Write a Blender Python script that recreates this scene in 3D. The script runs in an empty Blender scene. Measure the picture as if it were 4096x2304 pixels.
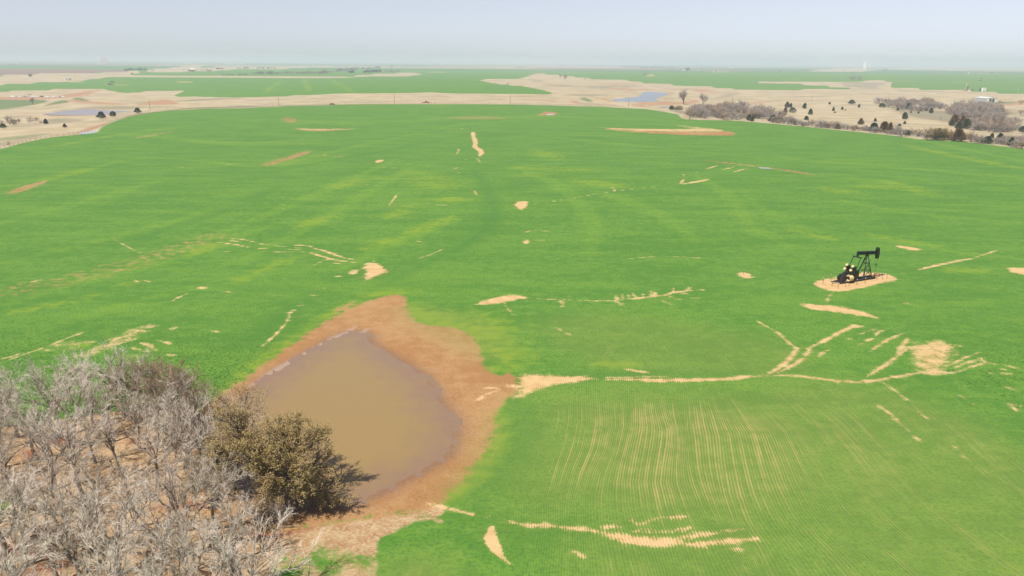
import bpy, math, random
import numpy as np
from mathutils import Vector, Matrix

# ------------------------------------------------------------------ scene, camera, light
sc = bpy.context.scene
COL = sc.collection
H = 38.0                                   # drone height over the near field
PITCH, ROLL = math.radians(15.85), math.radians(0.38)
FPX = 796.0                                # 28 mm equivalent on a 1024 px wide frame
cam_d = bpy.data.cameras.new('camera'); cam = bpy.data.objects.new('camera', cam_d); COL.objects.link(cam)
cam_d.sensor_width = 36.0; cam_d.lens = 36.0*FPX/1024.0
cam_d.clip_start = 0.5; cam_d.clip_end = 80000.0
CAM_M = Matrix.Translation((0, 0, H)) @ Matrix.Rotation(math.pi/2-PITCH, 4, 'X') @ Matrix.Rotation(ROLL, 4, 'Z')
cam.matrix_world = CAM_M
sc.camera = cam

SUN_EL, SHADOW_AZ = math.radians(55.0), math.radians(48.0)   # shadows fall away and to the right
sx, sy = math.sin(SHADOW_AZ), math.cos(SHADOW_AZ)
to_sun = Vector((-sx*math.cos(SUN_EL), -sy*math.cos(SUN_EL), math.sin(SUN_EL)))
sun_d = bpy.data.lights.new('sun', 'SUN'); sun = bpy.data.objects.new('sun', sun_d); COL.objects.link(sun)
sun_d.energy = 4.0; sun_d.angle = math.radians(0.53); sun_d.color = (1.0, 0.955, 0.88)
sun.rotation_euler = to_sun.to_track_quat('Z', 'Y').to_euler(); sun.location = (0, -50, 200)

world = bpy.data.worlds.new('World'); sc.world = world; world.use_nodes = True
wt = world.node_tree; wt.nodes.clear()
sky = wt.nodes.new('ShaderNodeTexSky'); sky.sky_type = 'NISHITA'; sky.sun_disc = False
sky.sun_elevation = SUN_EL; sky.sun_rotation = math.atan2(to_sun.x, to_sun.y)
sky.air_density = 0.6; sky.dust_density = 0.6; sky.ozone_density = 5.0; sky.altitude = 350
bg = wt.nodes.new('ShaderNodeBackground'); bg.inputs['Strength'].default_value = 0.072
wo = wt.nodes.new('ShaderNodeOutputWorld')
hs = wt.nodes.new('ShaderNodeHueSaturation'); hs.inputs['Saturation'].default_value = 0.38     # thin high overcast
wt.links.new(sky.outputs[0], hs.inputs['Color']); tn = wt.nodes.new('ShaderNodeMix'); tn.data_type = 'RGBA'; tn.blend_type = 'MULTIPLY'; tn.inputs[0].default_value = 1.0; tn.inputs[7].default_value = (0.99, 0.968, 0.985, 1)
wt.links.new(hs.outputs[0], tn.inputs[6]); wt.links.new(tn.outputs[2], bg.inputs['Color']); wt.links.new(bg.outputs[0], wo.inputs['Surface'])

vs = sc.view_settings
vs.view_transform = 'Standard'; vs.look = 'None'; vs.gamma = 1.0; vs.use_curve_mapping = False
vs.exposure = 0.88
cy = sc.cycles
cy.max_bounces = 5; cy.diffuse_bounces = 2; cy.glossy_bounces = 2; cy.transmission_bounces = 2
cy.transparent_max_bounces = 4; cy.volume_bounces = 1
cy.use_denoising = True
try:
    cy.denoiser = 'OPENIMAGEDENOISE'; cy.denoising_input_passes = 'RGB_ALBEDO_NORMAL'
except Exception:
    pass
cy.sample_clamp_indirect = 4.0

rng = np.random.default_rng(7)
random.seed(7)

# ------------------------------------------------------------------ survey: photo tiles -> ground
R3 = np.array(CAM_M.to_3x3())
def sstep(a, b, t):
    t = np.clip((t-a)/(b-a), 0, 1); return t*t*(3-2*t)
def zfun(x, y):
    """height of the land in metres: a broad low crest at the county road, creek bottoms either side"""
    g = sstep(120, 780, y)
    crest = np.exp(-((x+70)/330.0)**2)
    far = sstep(1100, 2600, y)
    z = g*(11.0*crest-8.0)*(1-far) + far*1.0
    sw = sstep(150, 350, y)*(1-far)
    z = z + sw*(0.7*np.sin(x/61.0+0.8*np.sin(y/90.0))+0.6*np.sin(y/74.0+x/140.0))
    return z
_T = np.concatenate([np.geomspace(25, 3000, 1500), np.geomspace(3010, 60000, 400)])
def ground(px, py):
    """first point of the land along the ray through a photograph pixel (4096 wide)"""
    d = R3 @ np.array([(px/4-512)/FPX, (288-py/4)/FPX, -1.0]); d = d/np.linalg.norm(d)
    X, Y, Z = d[0]*_T, d[1]*_T, H+d[2]*_T
    f = Z-zfun(X, Y)
    i = np.argmax(f < 0)
    if f[i] >= 0:
        t = 26000.0
    else:
        a, b = f[i-1], f[i]; t = _T[i-1]+(_T[i]-_T[i-1])*a/(a-b)
    x, y = d[0]*t, d[1]*t
    return np.array([x, y, float(zfun(x, y))])
K5, K10 = 512/2576, 1024/2576
TL = {'D': (0, 0, 4096/2576), 'P': (3250, 980, 370/2576), 'Q': (3150, 920, 600/2572),
      'B1': (0, 900, K10), 'B2': (1024, 600, K10), 'B3': (1024, 1100, K10), 'B4': (2048, 1000, K10),
      'B5': (3072, 1150, K10), 'B6': (3072, 1728, K10), 'B7': (2048, 1728, K10),
      'G6': (0, 1400, 900/1443), 'G7': (700, 1500, 904/1629), 'G8': (1600, 1400, 1400/2244), 'S': (0, 0, 1.0)}
for i in range(8): TL['A%d' % i] = (512*i, 220, K5)
for i in range(4): TL['C%d' % (i+1)] = (1024*i, 200, K10)
def src(t, p): ox, oy, k = TL[t]; return ox+p[0]*k, oy+p[1]*k
def at(t, x, y): return ground(*src(t, (x, y)))
def mpp(p, t='S'):
    """metres per tile pixel across the line of sight at ground point p"""
    v = R3.T @ (np.array(p)-np.array([0, 0, H])); return -v[2]/FPX/4*TL[t][2]
def gpts(lst):
    """[(tile, [(x,y)..])..] or (tile,[..]) -> Nx2 ground points"""
    if isinstance(lst, tuple): lst = [lst]
    return np.array([ground(*src(t, p))[:2] for t, ps in lst for p in ps])
def chaikin(P, closed, n=1):
    for _ in range(n):
        if closed:
            Q = np.roll(P, -1, 0); P = np.stack([.75*P+.25*Q, .25*P+.75*Q], 1).reshape(-1, 2)
        else:
            A, B = P[:-1], P[1:]; M = np.stack([.75*A+.25*B, .25*A+.75*B], 1).reshape(-1, 2)
            P = np.vstack([P[:1], M[1:-1], P[-1:]])
    return P
def seg_d(V, a, b):
    ab = b-a; L = (ab*ab).sum()+1e-9
    t = np.clip(((V-a)@ab)/L, 0, 1)
    w = V-a-t[:, None]*ab
    return np.sqrt((w*w).sum(1)), t
def sd_poly(V, P):
    d = np.full(len(V), 1e9); ins = np.zeros(len(V), bool)
    Q = np.roll(P, -1, 0)
    for a, b in zip(P, Q):
        d = np.minimum(d, seg_d(V, a, b)[0])
        if a[1] != b[1]:
            c = (a[1] > V[:, 1]) != (b[1] > V[:, 1])
            ins ^= c & (V[:, 0] < (b[0]-a[0])*(V[:, 1]-a[1])/(b[1]-a[1])+a[0])
    return np.where(ins, d, -d)
def sd_line(V, P, w):
    L = np.concatenate([[0], np.cumsum(np.linalg.norm(np.diff(P, axis=0), axis=1))]); Lt = L[-1]+1e-6
    out = np.full(len(V), -1e9)
    for i in range(len(P)-1):
        d, t = seg_d(V, P[i], P[i+1])
        s = (L[i]+t*(L[i+1]-L[i]))/Lt
        hw = w/2*np.minimum(1, 0.35+2.6*np.minimum(s, 1-s))
        out = np.maximum(out, hw-d)
    return out

# ------------------------------------------------------------------ object helpers
def put(o, parent=None):
    COL.objects.link(o)
    if parent is not None: o.parent = parent
    return o
def tag(o, label=None, cat=None, group=None, kind=None):
    if label: o['label'] = label
    if cat: o['category'] = cat
    if group: o['group'] = group
    if kind: o['kind'] = kind
    return o
def thing(name, label, cat, loc=(0, 0, 0), rz=0.0, group=None, s=1.0):
    o = put(bpy.data.objects.new(name, None)); o.location = loc; o.rotation_euler = (0, 0, rz)
    o.scale = (s, s, s) if not isinstance(s, tuple) else s
    o.empty_display_size = 0.1
    return tag(o, label, cat, group)
class MB:
    def __init__(self): self.v = []; self.f = []; self.n = 0
    def add(self, verts, faces):
        n = self.n
        self.v.extend([tuple(p) for p in verts]); self.f.extend([tuple(n+i for i in q) for q in faces]); self.n += len(verts)
        return self
    def box(self, c, s, R=None):
        c = Vector(c); hx, hy, hz = s[0]/2, s[1]/2, s[2]/2
        vs_ = [Vector((x, y, z)) for z in (-hz, hz) for y in (-hy, hy) for x in (-hx, hx)]
        if R is not None: vs_ = [R @ p for p in vs_]
        return self.add([p+c for p in vs_], [(0, 2, 3, 1), (4, 5, 7, 6), (0, 1, 5, 4), (2, 6, 7, 3), (0, 4, 6, 2), (1, 3, 7, 5)])
    def bar(self, a, b, w, h=None):
        a, b = Vector(a), Vector(b); d = b-a; q = d.to_track_quat('X', 'Z').to_matrix()
        return self.box((a+b)/2, (d.length, w, h or w), q)
    def tube(self, pts, rads, n=6, cap=True):
        pts = [Vector(p) for p in pts]; m = len(pts); V = []; F = []
        for i, p in enumerate(pts):
            d = (pts[min(i+1, m-1)]-pts[max(i-1, 0)]).normalized()
            u = d.orthogonal().normalized(); w = d.cross(u)
            if i and u.dot(pu) < 0.999:
                u = (pu-d*pu.dot(d)).normalized(); w = d.cross(u)
            pu = u
            for k in range(n):
                a = 2*math.pi*k/n; V.append(p+(u*math.cos(a)+w*math.sin(a))*rads[i])
        for i in range(m-1):
            for k in range(n):
                k2 = (k+1) % n; F.append((i*n+k, i*n+k2, (i+1)*n+k2, (i+1)*n+k))
        if cap:
            F.append(tuple(range(n-1, -1, -1))); F.append(tuple((m-1)*n+k for k in range(n)))
        return self.add(V, F)
    def cyl(self, a, b, r, n=12, r2=None): return self.tube([a, b], [r, r if r2 is None else r2], n)
    def prism(self, poly, a0, a1, axis='Y'):
        n = len(poly)
        mk = {'Y': lambda p, t: (p[0], t, p[1]), 'X': lambda p, t: (t, p[0], p[1]), 'Z': lambda p, t: (p[0], p[1], t)}[axis]
        V = [mk(p, a0) for p in poly]+[mk(p, a1) for p in poly]
        F = [tuple(range(n-1, -1, -1)), tuple(range(n, 2*n))]+[(i, (i+1) % n, n+(i+1) % n, n+i) for i in range(n)]
        return self.add(V, F)
    def mesh(self, name, mat, smooth=False):
        me = bpy.data.meshes.new(name); me.from_pydata(self.v, [], self.f); me.materials.append(mat)
        if smooth: me.polygons.foreach_set('use_smooth', [True]*len(me.polygons))
        me.update(); return me
    def build(self, name, mat, parent=None, smooth=False):
        return put(bpy.data.objects.new(name, self.mesh(name, mat, smooth)), parent)
def copy_tree(o, parent=None):
    c = o.copy(); put(c); c.parent = parent
    for ch in KIDS.get(o.name, ()): copy_tree(ch, c)
    return c
KIDS = {}
def freeze(root):
    for o in [root]+list(root.children_recursive): KIDS[o.name] = list(o.children)

# ------------------------------------------------------------------ materials
class NT:
    def __init__(self, name):
        self.m = bpy.data.materials.new(name); self.m.use_nodes = True
        self.t = self.m.node_tree; self.b = self.t.nodes['Principled BSDF']; self.out = self.t.nodes['Material Output']
        self.tc = self.t.nodes.new('ShaderNodeTexCoord')
    def lk(self, a, b): self.t.links.new(a, b)
    def set(self, sock, v):
        if hasattr(v, 'is_linked') or isinstance(v, bpy.types.NodeSocket): self.lk(v, sock)
        else: sock.default_value = v
    def math(self, op, a, b=0.0, c=None):
        n = self.t.nodes.new('ShaderNodeMath'); n.operation = op
        self.set(n.inputs[0], a); self.set(n.inputs[1], b)
        if c is not None: self.set(n.inputs[2], c)
        return n.outputs[0]
    def mix(self, f, a, b):
        n = self.t.nodes.new('ShaderNodeMix'); n.data_type = 'RGBA'
        self.set(n.inputs[0], f)
        for s, v in ((n.inputs[6], a), (n.inputs[7], b)): self.set(s, v if not isinstance(v, tuple) else (v+(1,))[:4])
        return n.outputs[2]
    def smooth(self, v, lo, hi, a=0.0, b=1.0):
        n = self.t.nodes.new('ShaderNodeMapRange'); n.interpolation_type = 'SMOOTHSTEP'
        self.set(n.inputs[0], v)
        for i, q in zip((1, 2, 3, 4), (lo, hi, a, b)): self.set(n.inputs[i], q)
        return n.outputs[0]
    def scalev(self, s, vec=None, rz=0.0):
        n = self.t.nodes.new('ShaderNodeMapping'); self.lk(vec or self.tc.outputs['Object'], n.inputs[0])
        n.inputs['Scale'].default_value = s; n.inputs['Rotation'].default_value = (0, 0, rz); return n.outputs[0]
    def noise(self, scale, detail=3.0, vec=None, rough=0.55):
        n = self.t.nodes.new('ShaderNodeTexNoise'); n.inputs['Scale'].default_value = scale
        n.inputs['Detail'].default_value = detail; n.inputs['Roughness'].default_value = rough
        self.lk(vec or self.tc.outputs['Object'], n.inputs['Vector']); return n.outputs['Fac']
    def attr(self, name):
        n = self.t.nodes.new('ShaderNodeAttribute'); n.attribute_name = name; return n.outputs['Fac']
    def comb(self, x, y, z=0.0):
        n = self.t.nodes.new('ShaderNodeCombineXYZ')
        self.set(n.inputs[0], x); self.set(n.inputs[1], y); self.set(n.inputs[2], z); return n.outputs[0]
    def bump(self, h, strength=0.5, dist=0.1):
        n = self.t.nodes.new('ShaderNodeBump'); n.inputs['Strength'].default_value = strength
        n.inputs['Distance'].default_value = dist; self.lk(h, n.inputs['Height']); self.lk(n.outputs[0], self.b.inputs['Normal'])
    def fin(self, col=None, rough=0.8, metal=0.0, spec=0.3):
        if col is not None: self.set(self.b.inputs['Base Color'], col if not isinstance(col, tuple) else (col+(1,))[:4])
        self.set(self.b.inputs['Roughness'], rough); self.b.inputs['Metallic'].default_value = metal
        self.b.inputs['Specular IOR Level'].default_value = spec
        return self.m
def simple(name, col, col2=None, scale=3.0, rough=0.7, metal=0.0, spec=0.3, island=0.0, bump=0.0):
    n = NT(name)
    col2 = col2 or tuple(c*0.72 for c in col)
    f = n.smooth(n.noise(scale, 4), 0.35, 0.65)
    if island:
        g = n.t.nodes.new('ShaderNodeNewGeometry'); oi = n.t.nodes.new('ShaderNodeObjectInfo')
        f = n.math('ADD', n.math('MULTIPLY', f, 1-island), n.math('MULTIPLY', g.outputs['Random Per Island'], island))
        f = n.math('ADD', n.math('MULTIPLY', f, 0.75), n.math('MULTIPLY', oi.outputs['Random'], 0.25))
    c = n.mix(f, col2, col)
    if bump: n.bump(n.noise(scale*6, 3), bump, 0.02)
    return n.fin(c, rough, metal, spec)
# ------------------------------------------------------------------ what grows or lies where on the land
# (channel, 'poly'|'line'|'cut', points, width m, edge softness m, cap)
F = []
def poly(ch, pts, soft=0.3, cap=4.0, sm=1): F.append((ch, 'poly', pts, 0, soft, cap, sm))
def cut(ch, pts, soft=0.3, sm=1): F.append((ch, 'cut', pts, 0, soft, 4, sm))
def line(ch, t, pts, w, soft=0.25, cap=4.0): F.append((ch, 'line', (t, pts), w, soft, cap, 1))

FIELD_EDGE = [('C1', [(0, 1000), (250, 930), (500, 880), (750, 856), (985, 822), (1010, 790), (1060, 757), (1150, 720), (1300, 670), (1500, 622), (1750, 606), (2000, 596), (2576, 580)]),
              ('C2', [(300, 566), (1000, 549), (1700, 543), (2576, 546)]),
              ('C3', [(500, 560), (900, 570), (1200, 586), (1400, 601), (1550, 625), (1680, 650), (1690, 682), (1760, 700), (2100, 708), (2300, 715), (2576, 738)]),
              ('C4', [(300, 765), (600, 795), (900, 825), (1200, 855), (1500, 895), (1700, 910), (1950, 920), (2200, 950), (2576, 995)])]
TOP_EDGE = [('A7', [(2576, 800), (2100, 778), (1960, 742), (1400, 716), (900, 705), (400, 680), (0, 652)]),
            ('A6', [(2500, 655), (2420, 625), (2540, 575), (2530, 540), (2300, 521), (1300, 530), (600, 520), (0, 532)]),
            ('A5', [(2250, 541), (2400, 555), (2576, 562)]),
            ('A6', [(0, 566), (450, 576), (900, 612), (1500, 652), (1850, 700), (900, 697), (0, 702)]),
            ('A5', [(1900, 686), (1500, 652), (1000, 632), (750, 622), (550, 577), (300, 561), (100, 571)]),
            ('A4', [(2576, 542), (2300, 512), (1950, 492), (1650, 481), (1400, 460), (1200, 433), (1000, 430), (900, 391), (460, 381), (300, 432), (200, 468), (0, 481)]),
            ('A3', [(2200, 481), (1860, 503), (2200, 572), (2576, 612)]),
            ('A4', [(200, 626), (400, 662), (600, 702), (860, 772), (700, 790), (0, 790)]),
            ('A3', [(1700, 770), (900, 757), (0, 763)]),
            ('A2', [(1600, 786), (1200, 796), (700, 821), (400, 841), (0, 851)]),
            ('A1', [(2000, 851), (1450, 841), (1000, 836), (890, 826), (1050, 762), (1190, 711), (1000, 716), (640, 726), (300, 741), (0, 771)]),
            ('A0', [(2300, 735), (2100, 692), (1900, 686), (1200, 691), (600, 716), (0, 736)])]
poly('pasture', [('S', [(-900, 640)])]+FIELD_EDGE+[('S', [(4900, 680), (4900, 390)])]+TOP_EDGE+[('S', [(-900, 372)])], 0.8, sm=0)
# pasture and stubble strips farther out
poly('pasture', [('A0', [(-900, 600), (0, 602), (700, 562), (1200, 536), (1780, 536), (1700, 472), (2576, 455)]), ('A1', [(1000, 446), (2576, 449)]), ('A2', [(1000, 456), (2576, 441)]),
                 ('A3', [(900, 407), (880, 400), (500, 380), (900, 352), (0, 372)]), ('A2', [(2400, 385), (1900, 425), (900, 430), (0, 438)]), ('A1', [(2576, 436), (1850, 420), (1840, 405), (1000, 405), (0, 424)]),
                 ('A1', [(0, 400), (380, 338), (0, 322)]), ('A0', [(2576, 340), (1800, 362), (800, 376), (0, 416), (-900, 425)])], 2.0, sm=0)
poly('pasture', [('A1', [(380, 338), (1800, 338), (1850, 320), (1400, 300), (2576, 292)]), ('A2', [(0, 285), (600, 280), (1100, 250), (2000, 222), (1000, 225), (0, 240)]), ('A1', [(2000, 242), (1450, 246), (1550, 190), (1300, 212), (750, 270), (400, 290)])], 4.0, sm=0)
poly('pasture', [('A3', [(900, 232), (2576, 262)]), ('A4', [(300, 250), (1700, 268), (2250, 252), (2250, 236), (300, 224)]), ('A3', [(2000, 215), (1000, 205)])], 6, sm=0)
poly('pasture', [('A6', [(800, 325), (1500, 348), (1850, 348), (2100, 310), (2576, 296), (2576, 262), (1500, 270), (1000, 290)])], 6, sm=0)
poly('pasture', [('A7', [(0, 300), (1400, 310), (2576, 312), (2576, 255), (0, 250)])], 8, 1.0, sm=0)
poly('plow', [('A0', [(-900, 425), (0, 412), (800, 374), (1800, 358), (2576, 338), (2576, 292), (1500, 294), (0, 284), (-900, 280)])], 4, sm=0)
for t, p, w in (('A1', [(820, 487), (1085, 487)], 3), ('A1', [(970, 545), (1310, 545)], 2.5), ('A1', [(0, 600), (150, 595)], 2), ('A0', [(2050, 604), (2576, 603)], 4), ('A0', [(1200, 540), (1780, 537)], 6),
                ('A3', [(730, 667), (915, 667)], 2.5), ('A4', [(1350, 434), (1505, 437)], 5), ('A5', [(130, 425), (300, 420), (630, 420)], 5), ('A5', [(150, 398), (330, 405), (250, 420)], 9), ('A5', [(1440, 350), (1680, 350)], 8),
                ('A6', [(1180, 465), (1400, 470), (1660, 488)], 5), ('A7', [(300, 374), (750, 374)], 8), ('A7', [(870, 372), (1300, 372)], 5), ('A7', [(1400, 368), (1880, 366)], 6), ('A7', [(2280, 448), (2576, 455)], 7),
                ('A7', [(0, 545), (300, 540), (700, 553), (1150, 560), (1630, 550)], 6), ('A4', [(1800, 337), (2576, 335)], 6), ('A5', [(1700, 268), (1930, 270)], 14), ('A5', [(2290, 272), (2576, 275)], 14),
                ('A5', [(750, 320), (1400, 352), (1700, 322), (2576, 322)], 4), ('A3', [(860, 347), (1280, 347)], 5)):
    line('sand', t, p, w, 1.5, 1.6)
for t, p in (('A2', [(200, 780), (280, 660), (500, 500)]), ('A2', [(1050, 740), (1020, 640), (960, 480)]), ('A2', [(1095, 740), (1040, 640), (990, 500)]), ('A2', [(1920, 745), (1750, 620), (1480, 480)])):
    line('yellow', t, p, 1.2, 0.8, 0.3)
# greener ground, red cuts, tracks and grey swales in the pasture
for q in ([('A0', [(-600, 890), (0, 890), (600, 900), (900, 905), (1010, 930), (700, 1000), (400, 1050), (0, 1095), (-600, 1120)])], [('A0', [(1420, 890), (1560, 850), (1700, 880), (1880, 945), (1600, 935)])],
          [('A0', [(900, 1010), (1050, 960), (1250, 905), (1380, 910), (1400, 960), (1150, 985), (850, 1040)])]):
    poly('lush', q, 2.5)
line('lush', 'A4', [(1420, 855), (1500, 905), (1560, 940)], 9, 4, 0.9); line('lush', 'A7', [(1830, 1005), (2200, 960), (2430, 935)], 6, 2, 1.2)
line('lush', 'C1', [(60, 900), (320, 855)], 8, 6, 0.2); line('lush', 'A1', [(600, 1100), (2576, 1035)], 5, 2, 0.8); line('lush', 'A2', [(0, 1035), (1000, 1012), (2576, 992)], 3, 1.5, 0.7)
line('lush', 'A5', [(2360, 845), (2576, 840)], 9, 4, -0.2)
for t, p, w, c in (('A0', [(-300, 850), (600, 880), (1100, 880), (1400, 830), (1700, 745), (2030, 690)], 11, 1.2), ('A0', [(1350, 893), (1600, 935), (2000, 968), (2576, 1000)], 5, 1.0), ('A0', [(1300, 850), (1530, 825)], 14, 1.0),
                   ('A0', [(820, 1212), (1300, 1150), (1700, 1100)], 4, 0.6), ('A0', [(1000, 1232), (1500, 1222), (2000, 1205)], 3, 0.7), ('A0', [(1040, 1000), (1380, 990)], 5, 0.5),
                   ('C1', [(870, 800), (960, 770), (1040, 745), (1130, 725)], 3, 0.8), ('C1', [(780, 850), (880, 800), (1010, 765)], 3, 0.6),
                   ('A4', [(1560, 850), (1800, 880), (2050, 930)], 9, 0.5), ('A5', [(0, 1010), (120, 1030)], 8, 1.0), ('A4', [(2430, 1000), (2576, 1040)], 8, 0.9), ('A4', [(100, 880), (500, 900), (900, 930)], 6, 0.2), ('A4', [(720, 905), (900, 935)], 6, 0.7),
                   ('A4', [(500, 575), (1150, 582)], 6, 0.0), ('A4', [(1700, 575), (2200, 580), (2576, 565)], 8, 0.3), ('A4', [(1900, 680), (2300, 690), (2576, 700)], 9, 0.5), ('A4', [(2330, 710), (2460, 722)], 9, 0.9), ('A5', [(0, 690), (250, 680)], 6, 0.6),
                   ('A5', [(370, 692), (900, 688), (1500, 706), (1620, 714)], 7, 0.8), ('A5', [(1080, 742), (1250, 722), (1550, 722)], 7, 0.9), ('A5', [(540, 772), (640, 765), (780, 790)], 7, 0.9), ('A5', [(960, 895), (1120, 905)], 10, 0.9),
                   ('A5', [(1880, 994), (2200, 975), (2576, 942)], 2.5, 0.8), ('A6', [(0, 940), (400, 912), (1000, 918), (1600, 930), (2200, 947)], 2.5, 0.6), ('A7', [(1100, 757), (1300, 770), (1650, 790)], 9, 0.6), ('A7', [(550, 725), (720, 745)], 9, 0.5),
                   ('A7', [(2190, 915), (2300, 895), (2440, 905)], 8, 1.1), ('A7', [(2240, 1155), (2360, 1150)], 7, 0.7), ('A7', [(2000, 1020), (2350, 985), (2576, 960)], 5, 0.4), ('A6', [(2250, 740), (2576, 780)], 6, 0.3),
                   ('A4', [(1000, 770), (700, 795), (400, 790)], 3, 0.5)):
    line('red', t, p, w, 1.6, c)
poly('red', ('A1', [(60, 1005), (400, 952), (680, 897), (850, 903), (960, 950), (1070, 985), (880, 1003), (600, 1010)]), 2.0, 1.6)
poly('red', ('A4', [(1140, 912), (1250, 915), (1450, 966), (1190, 966)]), 2.0, 1.8)
poly('red', ('A5', [(-100, 945), (300, 938), (830, 936), (1150, 915), (1160, 960), (830, 1000), (300, 1030), (-50, 985)]), 2.5, 0.55)
line('sand', 'A4', [(1640, 865), (1800, 905), (2000, 955), (2200, 1010), (2350, 1030)], 4.5, 1.0, 1.5)
line('sand', 'A0', [(0, 540), (500, 520), (1200, 505)], 5, 3, 0.3)
for t, p, w, c in (('A0', [(1230, 1110), (1700, 1060), (2200, 1055), (2576, 1080)], 10, 0.7), ('A0', [(1750, 830), (2250, 820)], 12, 0.4), ('A0', [(80, 1080), (600, 1070)], 9, 0.2), ('A1', [(0, 1070), (300, 1060)], 8, 0.9),
                   ('A1', [(1000, 915), (1500, 890), (2050, 870)], 12, 0.7), ('A1', [(950, 935), (1600, 905), (2300, 870)], 8, 0.4), ('A1', [(500, 1045), (900, 1035)], 5, 0.2), ('A0', [(1050, 1290), (1600, 1330)], 7, 0.4),
                   ('A4', [(300, 490), (650, 520), (400, 540)], 14, 0.2), ('A4', [(600, 620), (1000, 610), (1400, 640)], 10, 0.5), ('A4', [(1300, 640), (2000, 640), (2500, 610)], 12, 0.3), ('A4', [(1000, 790), (1500, 810), (1950, 800)], 8, 0.6),
                   ('A4', [(0, 830), (400, 830), (800, 815)], 7, 0.1), ('A5', [(250, 950), (800, 960)], 6, 0.2), ('A5', [(1480, 880), (1800, 800), (2030, 745)], 3, 0.7), ('A5', [(1600, 890), (2300, 890)], 4, 0.0), ('A6', [(760, 768), (1070, 766)], 4, 0.8),
                   ('A6', [(240, 735), (580, 735)], 4, 0.3), ('A6', [(1500, 600), (2300, 560)], 14, 0.4), ('A6', [(1700, 660), (2150, 640)], 12, 0.5), ('A6', [(1200, 770), (2500, 860)], 10, 0.1), ('A7', [(0, 720), (700, 720), (1500, 760)], 12, 0.4), ('A7', [(400, 1215), (900, 1260)], 9, 0.6),
                   ('A7', [(500, 1240), (1000, 1300)], 6, 0.4), ('A6', [(1490, 1233), (1600, 1236)], 4, 0.9), ('A6', [(2340, 1240), (2576, 1245)], 4, 0.7), ('A7', [(2300, 1200), (2576, 1250)], 10, 0.6), ('C4', [(2450, 620), (2576, 660)], 12, 0.5),
                   ('C1', [(0, 960), (200, 900), (420, 850)], 6, 0.1), ('A1', [(1250, 980), (1450, 982)], 2, 0.4), ('A2', [(850, 845), (1000, 840)], 3, 0.3), ('A5', [(700, 1090), (1000, 1200), (2000, 1240), (2576, 1290)], 16, 1.0), ('C4', [(0, 700), (800, 770), (1500, 860), (2300, 900)], 10, 0.5),
                   ('C4', [(1250, 580), (1700, 620), (1900, 700), (2400, 800)], 40, 1.0)):
    line('grey', t, p, w, 3.0, c)
# main field: pale blow-outs and washes
PS = lambda t, p, soft=0.45, cap=4: poly('sand', (t, p), max(soft, .35), cap)
PS('B2', [(1100, 1135), (1200, 1130), (1250, 1155), (1320, 1205), (1310, 1235), (1210, 1275), (1100, 1305), (1075, 1285), (1130, 1220), (1050, 1185), (1110, 1165)])
PS('B2', [(920, 1235), (1000, 1205), (1050, 1210), (1030, 1240), (930, 1250)])
poly('mud', ('B2', [(1140, 1240), (1210, 1200), (1290, 1190), (1310, 1235), (1210, 1275), (1100, 1303)]), 1.0, 0.5)
PS('B1', [(1950, 618), (2115, 618), (2030, 648)]); PS('B1', [(1715, 1030), (1785, 1028), (1740, 1048)])
PS('B4', [(2255, 235), (2330, 220), (2410, 240), (2420, 275), (2375, 295), (2290, 265)])
PS('D', [(1188, 765), (1275, 740), (1342, 748), (1290, 756), (1225, 768)])
PS('G8', [(690, 235), (780, 205), (750, 165), (830, 152), (1000, 163), (1260, 172), (1215, 200), (1000, 218), (880, 258), (740, 312), (700, 318), (800, 250)], 0.5)
PS('B4', [(1043, 445), (1055, 490), (1120, 565), (1070, 530), (1043, 510)]); PS('B4', [(497, 478), (508, 530), (528, 578), (490, 545), (479, 515)])
PS('P', [(-20, 1070), (120, 1000), (480, 930), (680, 890), (1280, 770), (1750, 760), (2050, 800), (2250, 860), (2370, 930), (2330, 990), (2000, 1050), (1550, 1160), (1000, 1270), (650, 1300), (450, 1260), (150, 1180)])
PS('B5', [(305, 148), (400, 165), (720, 190), (910, 225), (1190, 328), (1000, 295), (700, 247), (500, 227), (400, 217), (350, 180)])
PS('B5', [(1352, 160), (1392, 153), (1425, 180)]); PS('Q', [(1790, 260), (1900, 265), (2150, 290), (2305, 330), (2250, 362), (2050, 340)])
PS('D', [(2525, 672), (2620, 676), (2620, 692), (2550, 690)])
poly('sand', ('G8', [(608, 1112), (560, 1150), (536, 1200), (558, 1262), (620, 1324), (724, 1390), (666, 1310), (626, 1220)]), 0.12)
PS('C2', [(2170, 820), (2217, 828), (2200, 870), (2238, 910), (2220, 970), (2280, 1000), (2303, 1030), (2270, 1068), (2230, 1072), (2250, 1025), (2172, 980), (2185, 930), (2158, 845)], 0.4)
PS('C2', [(1195, 1112), (1260, 1105), (1315, 1112), (1205, 1140)], 0.3)
PS('D', [(1290, 508), (1332, 504), (1326, 522), (1308, 531)], 0.3); PS('D', [(1311, 606), (1337, 602), (1325, 616)], 0.3); PS('D', [(1690, 466), (1805, 446), (1755, 460)], 0.3)
PS('C3', [(840, 780), (1050, 783), (1400, 790), (1800, 797), (2100, 800), (2180, 815), (1900, 825), (1500, 825), (1200, 808), (950, 795)], 0.9, 1.2)
PS('C3', [(1600, 745), (1800, 770), (2050, 790), (1900, 800), (1750, 775)], 2.0, 0.2)
PS('B5', [(1470, 680), (1430, 590), (1650, 535), (1850, 570), (1860, 640), (1800, 730), (1750, 820), (1690, 885), (1600, 862), (1480, 790), (1535, 740)], 0.9, 1.0)
LS = lambda t, p, w, soft=0.28, cap=4: line('sand', t, p, w*(.46 if t == 'B5' and w > .6 else .70 if w > .4 else .85), soft, cap)
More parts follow.
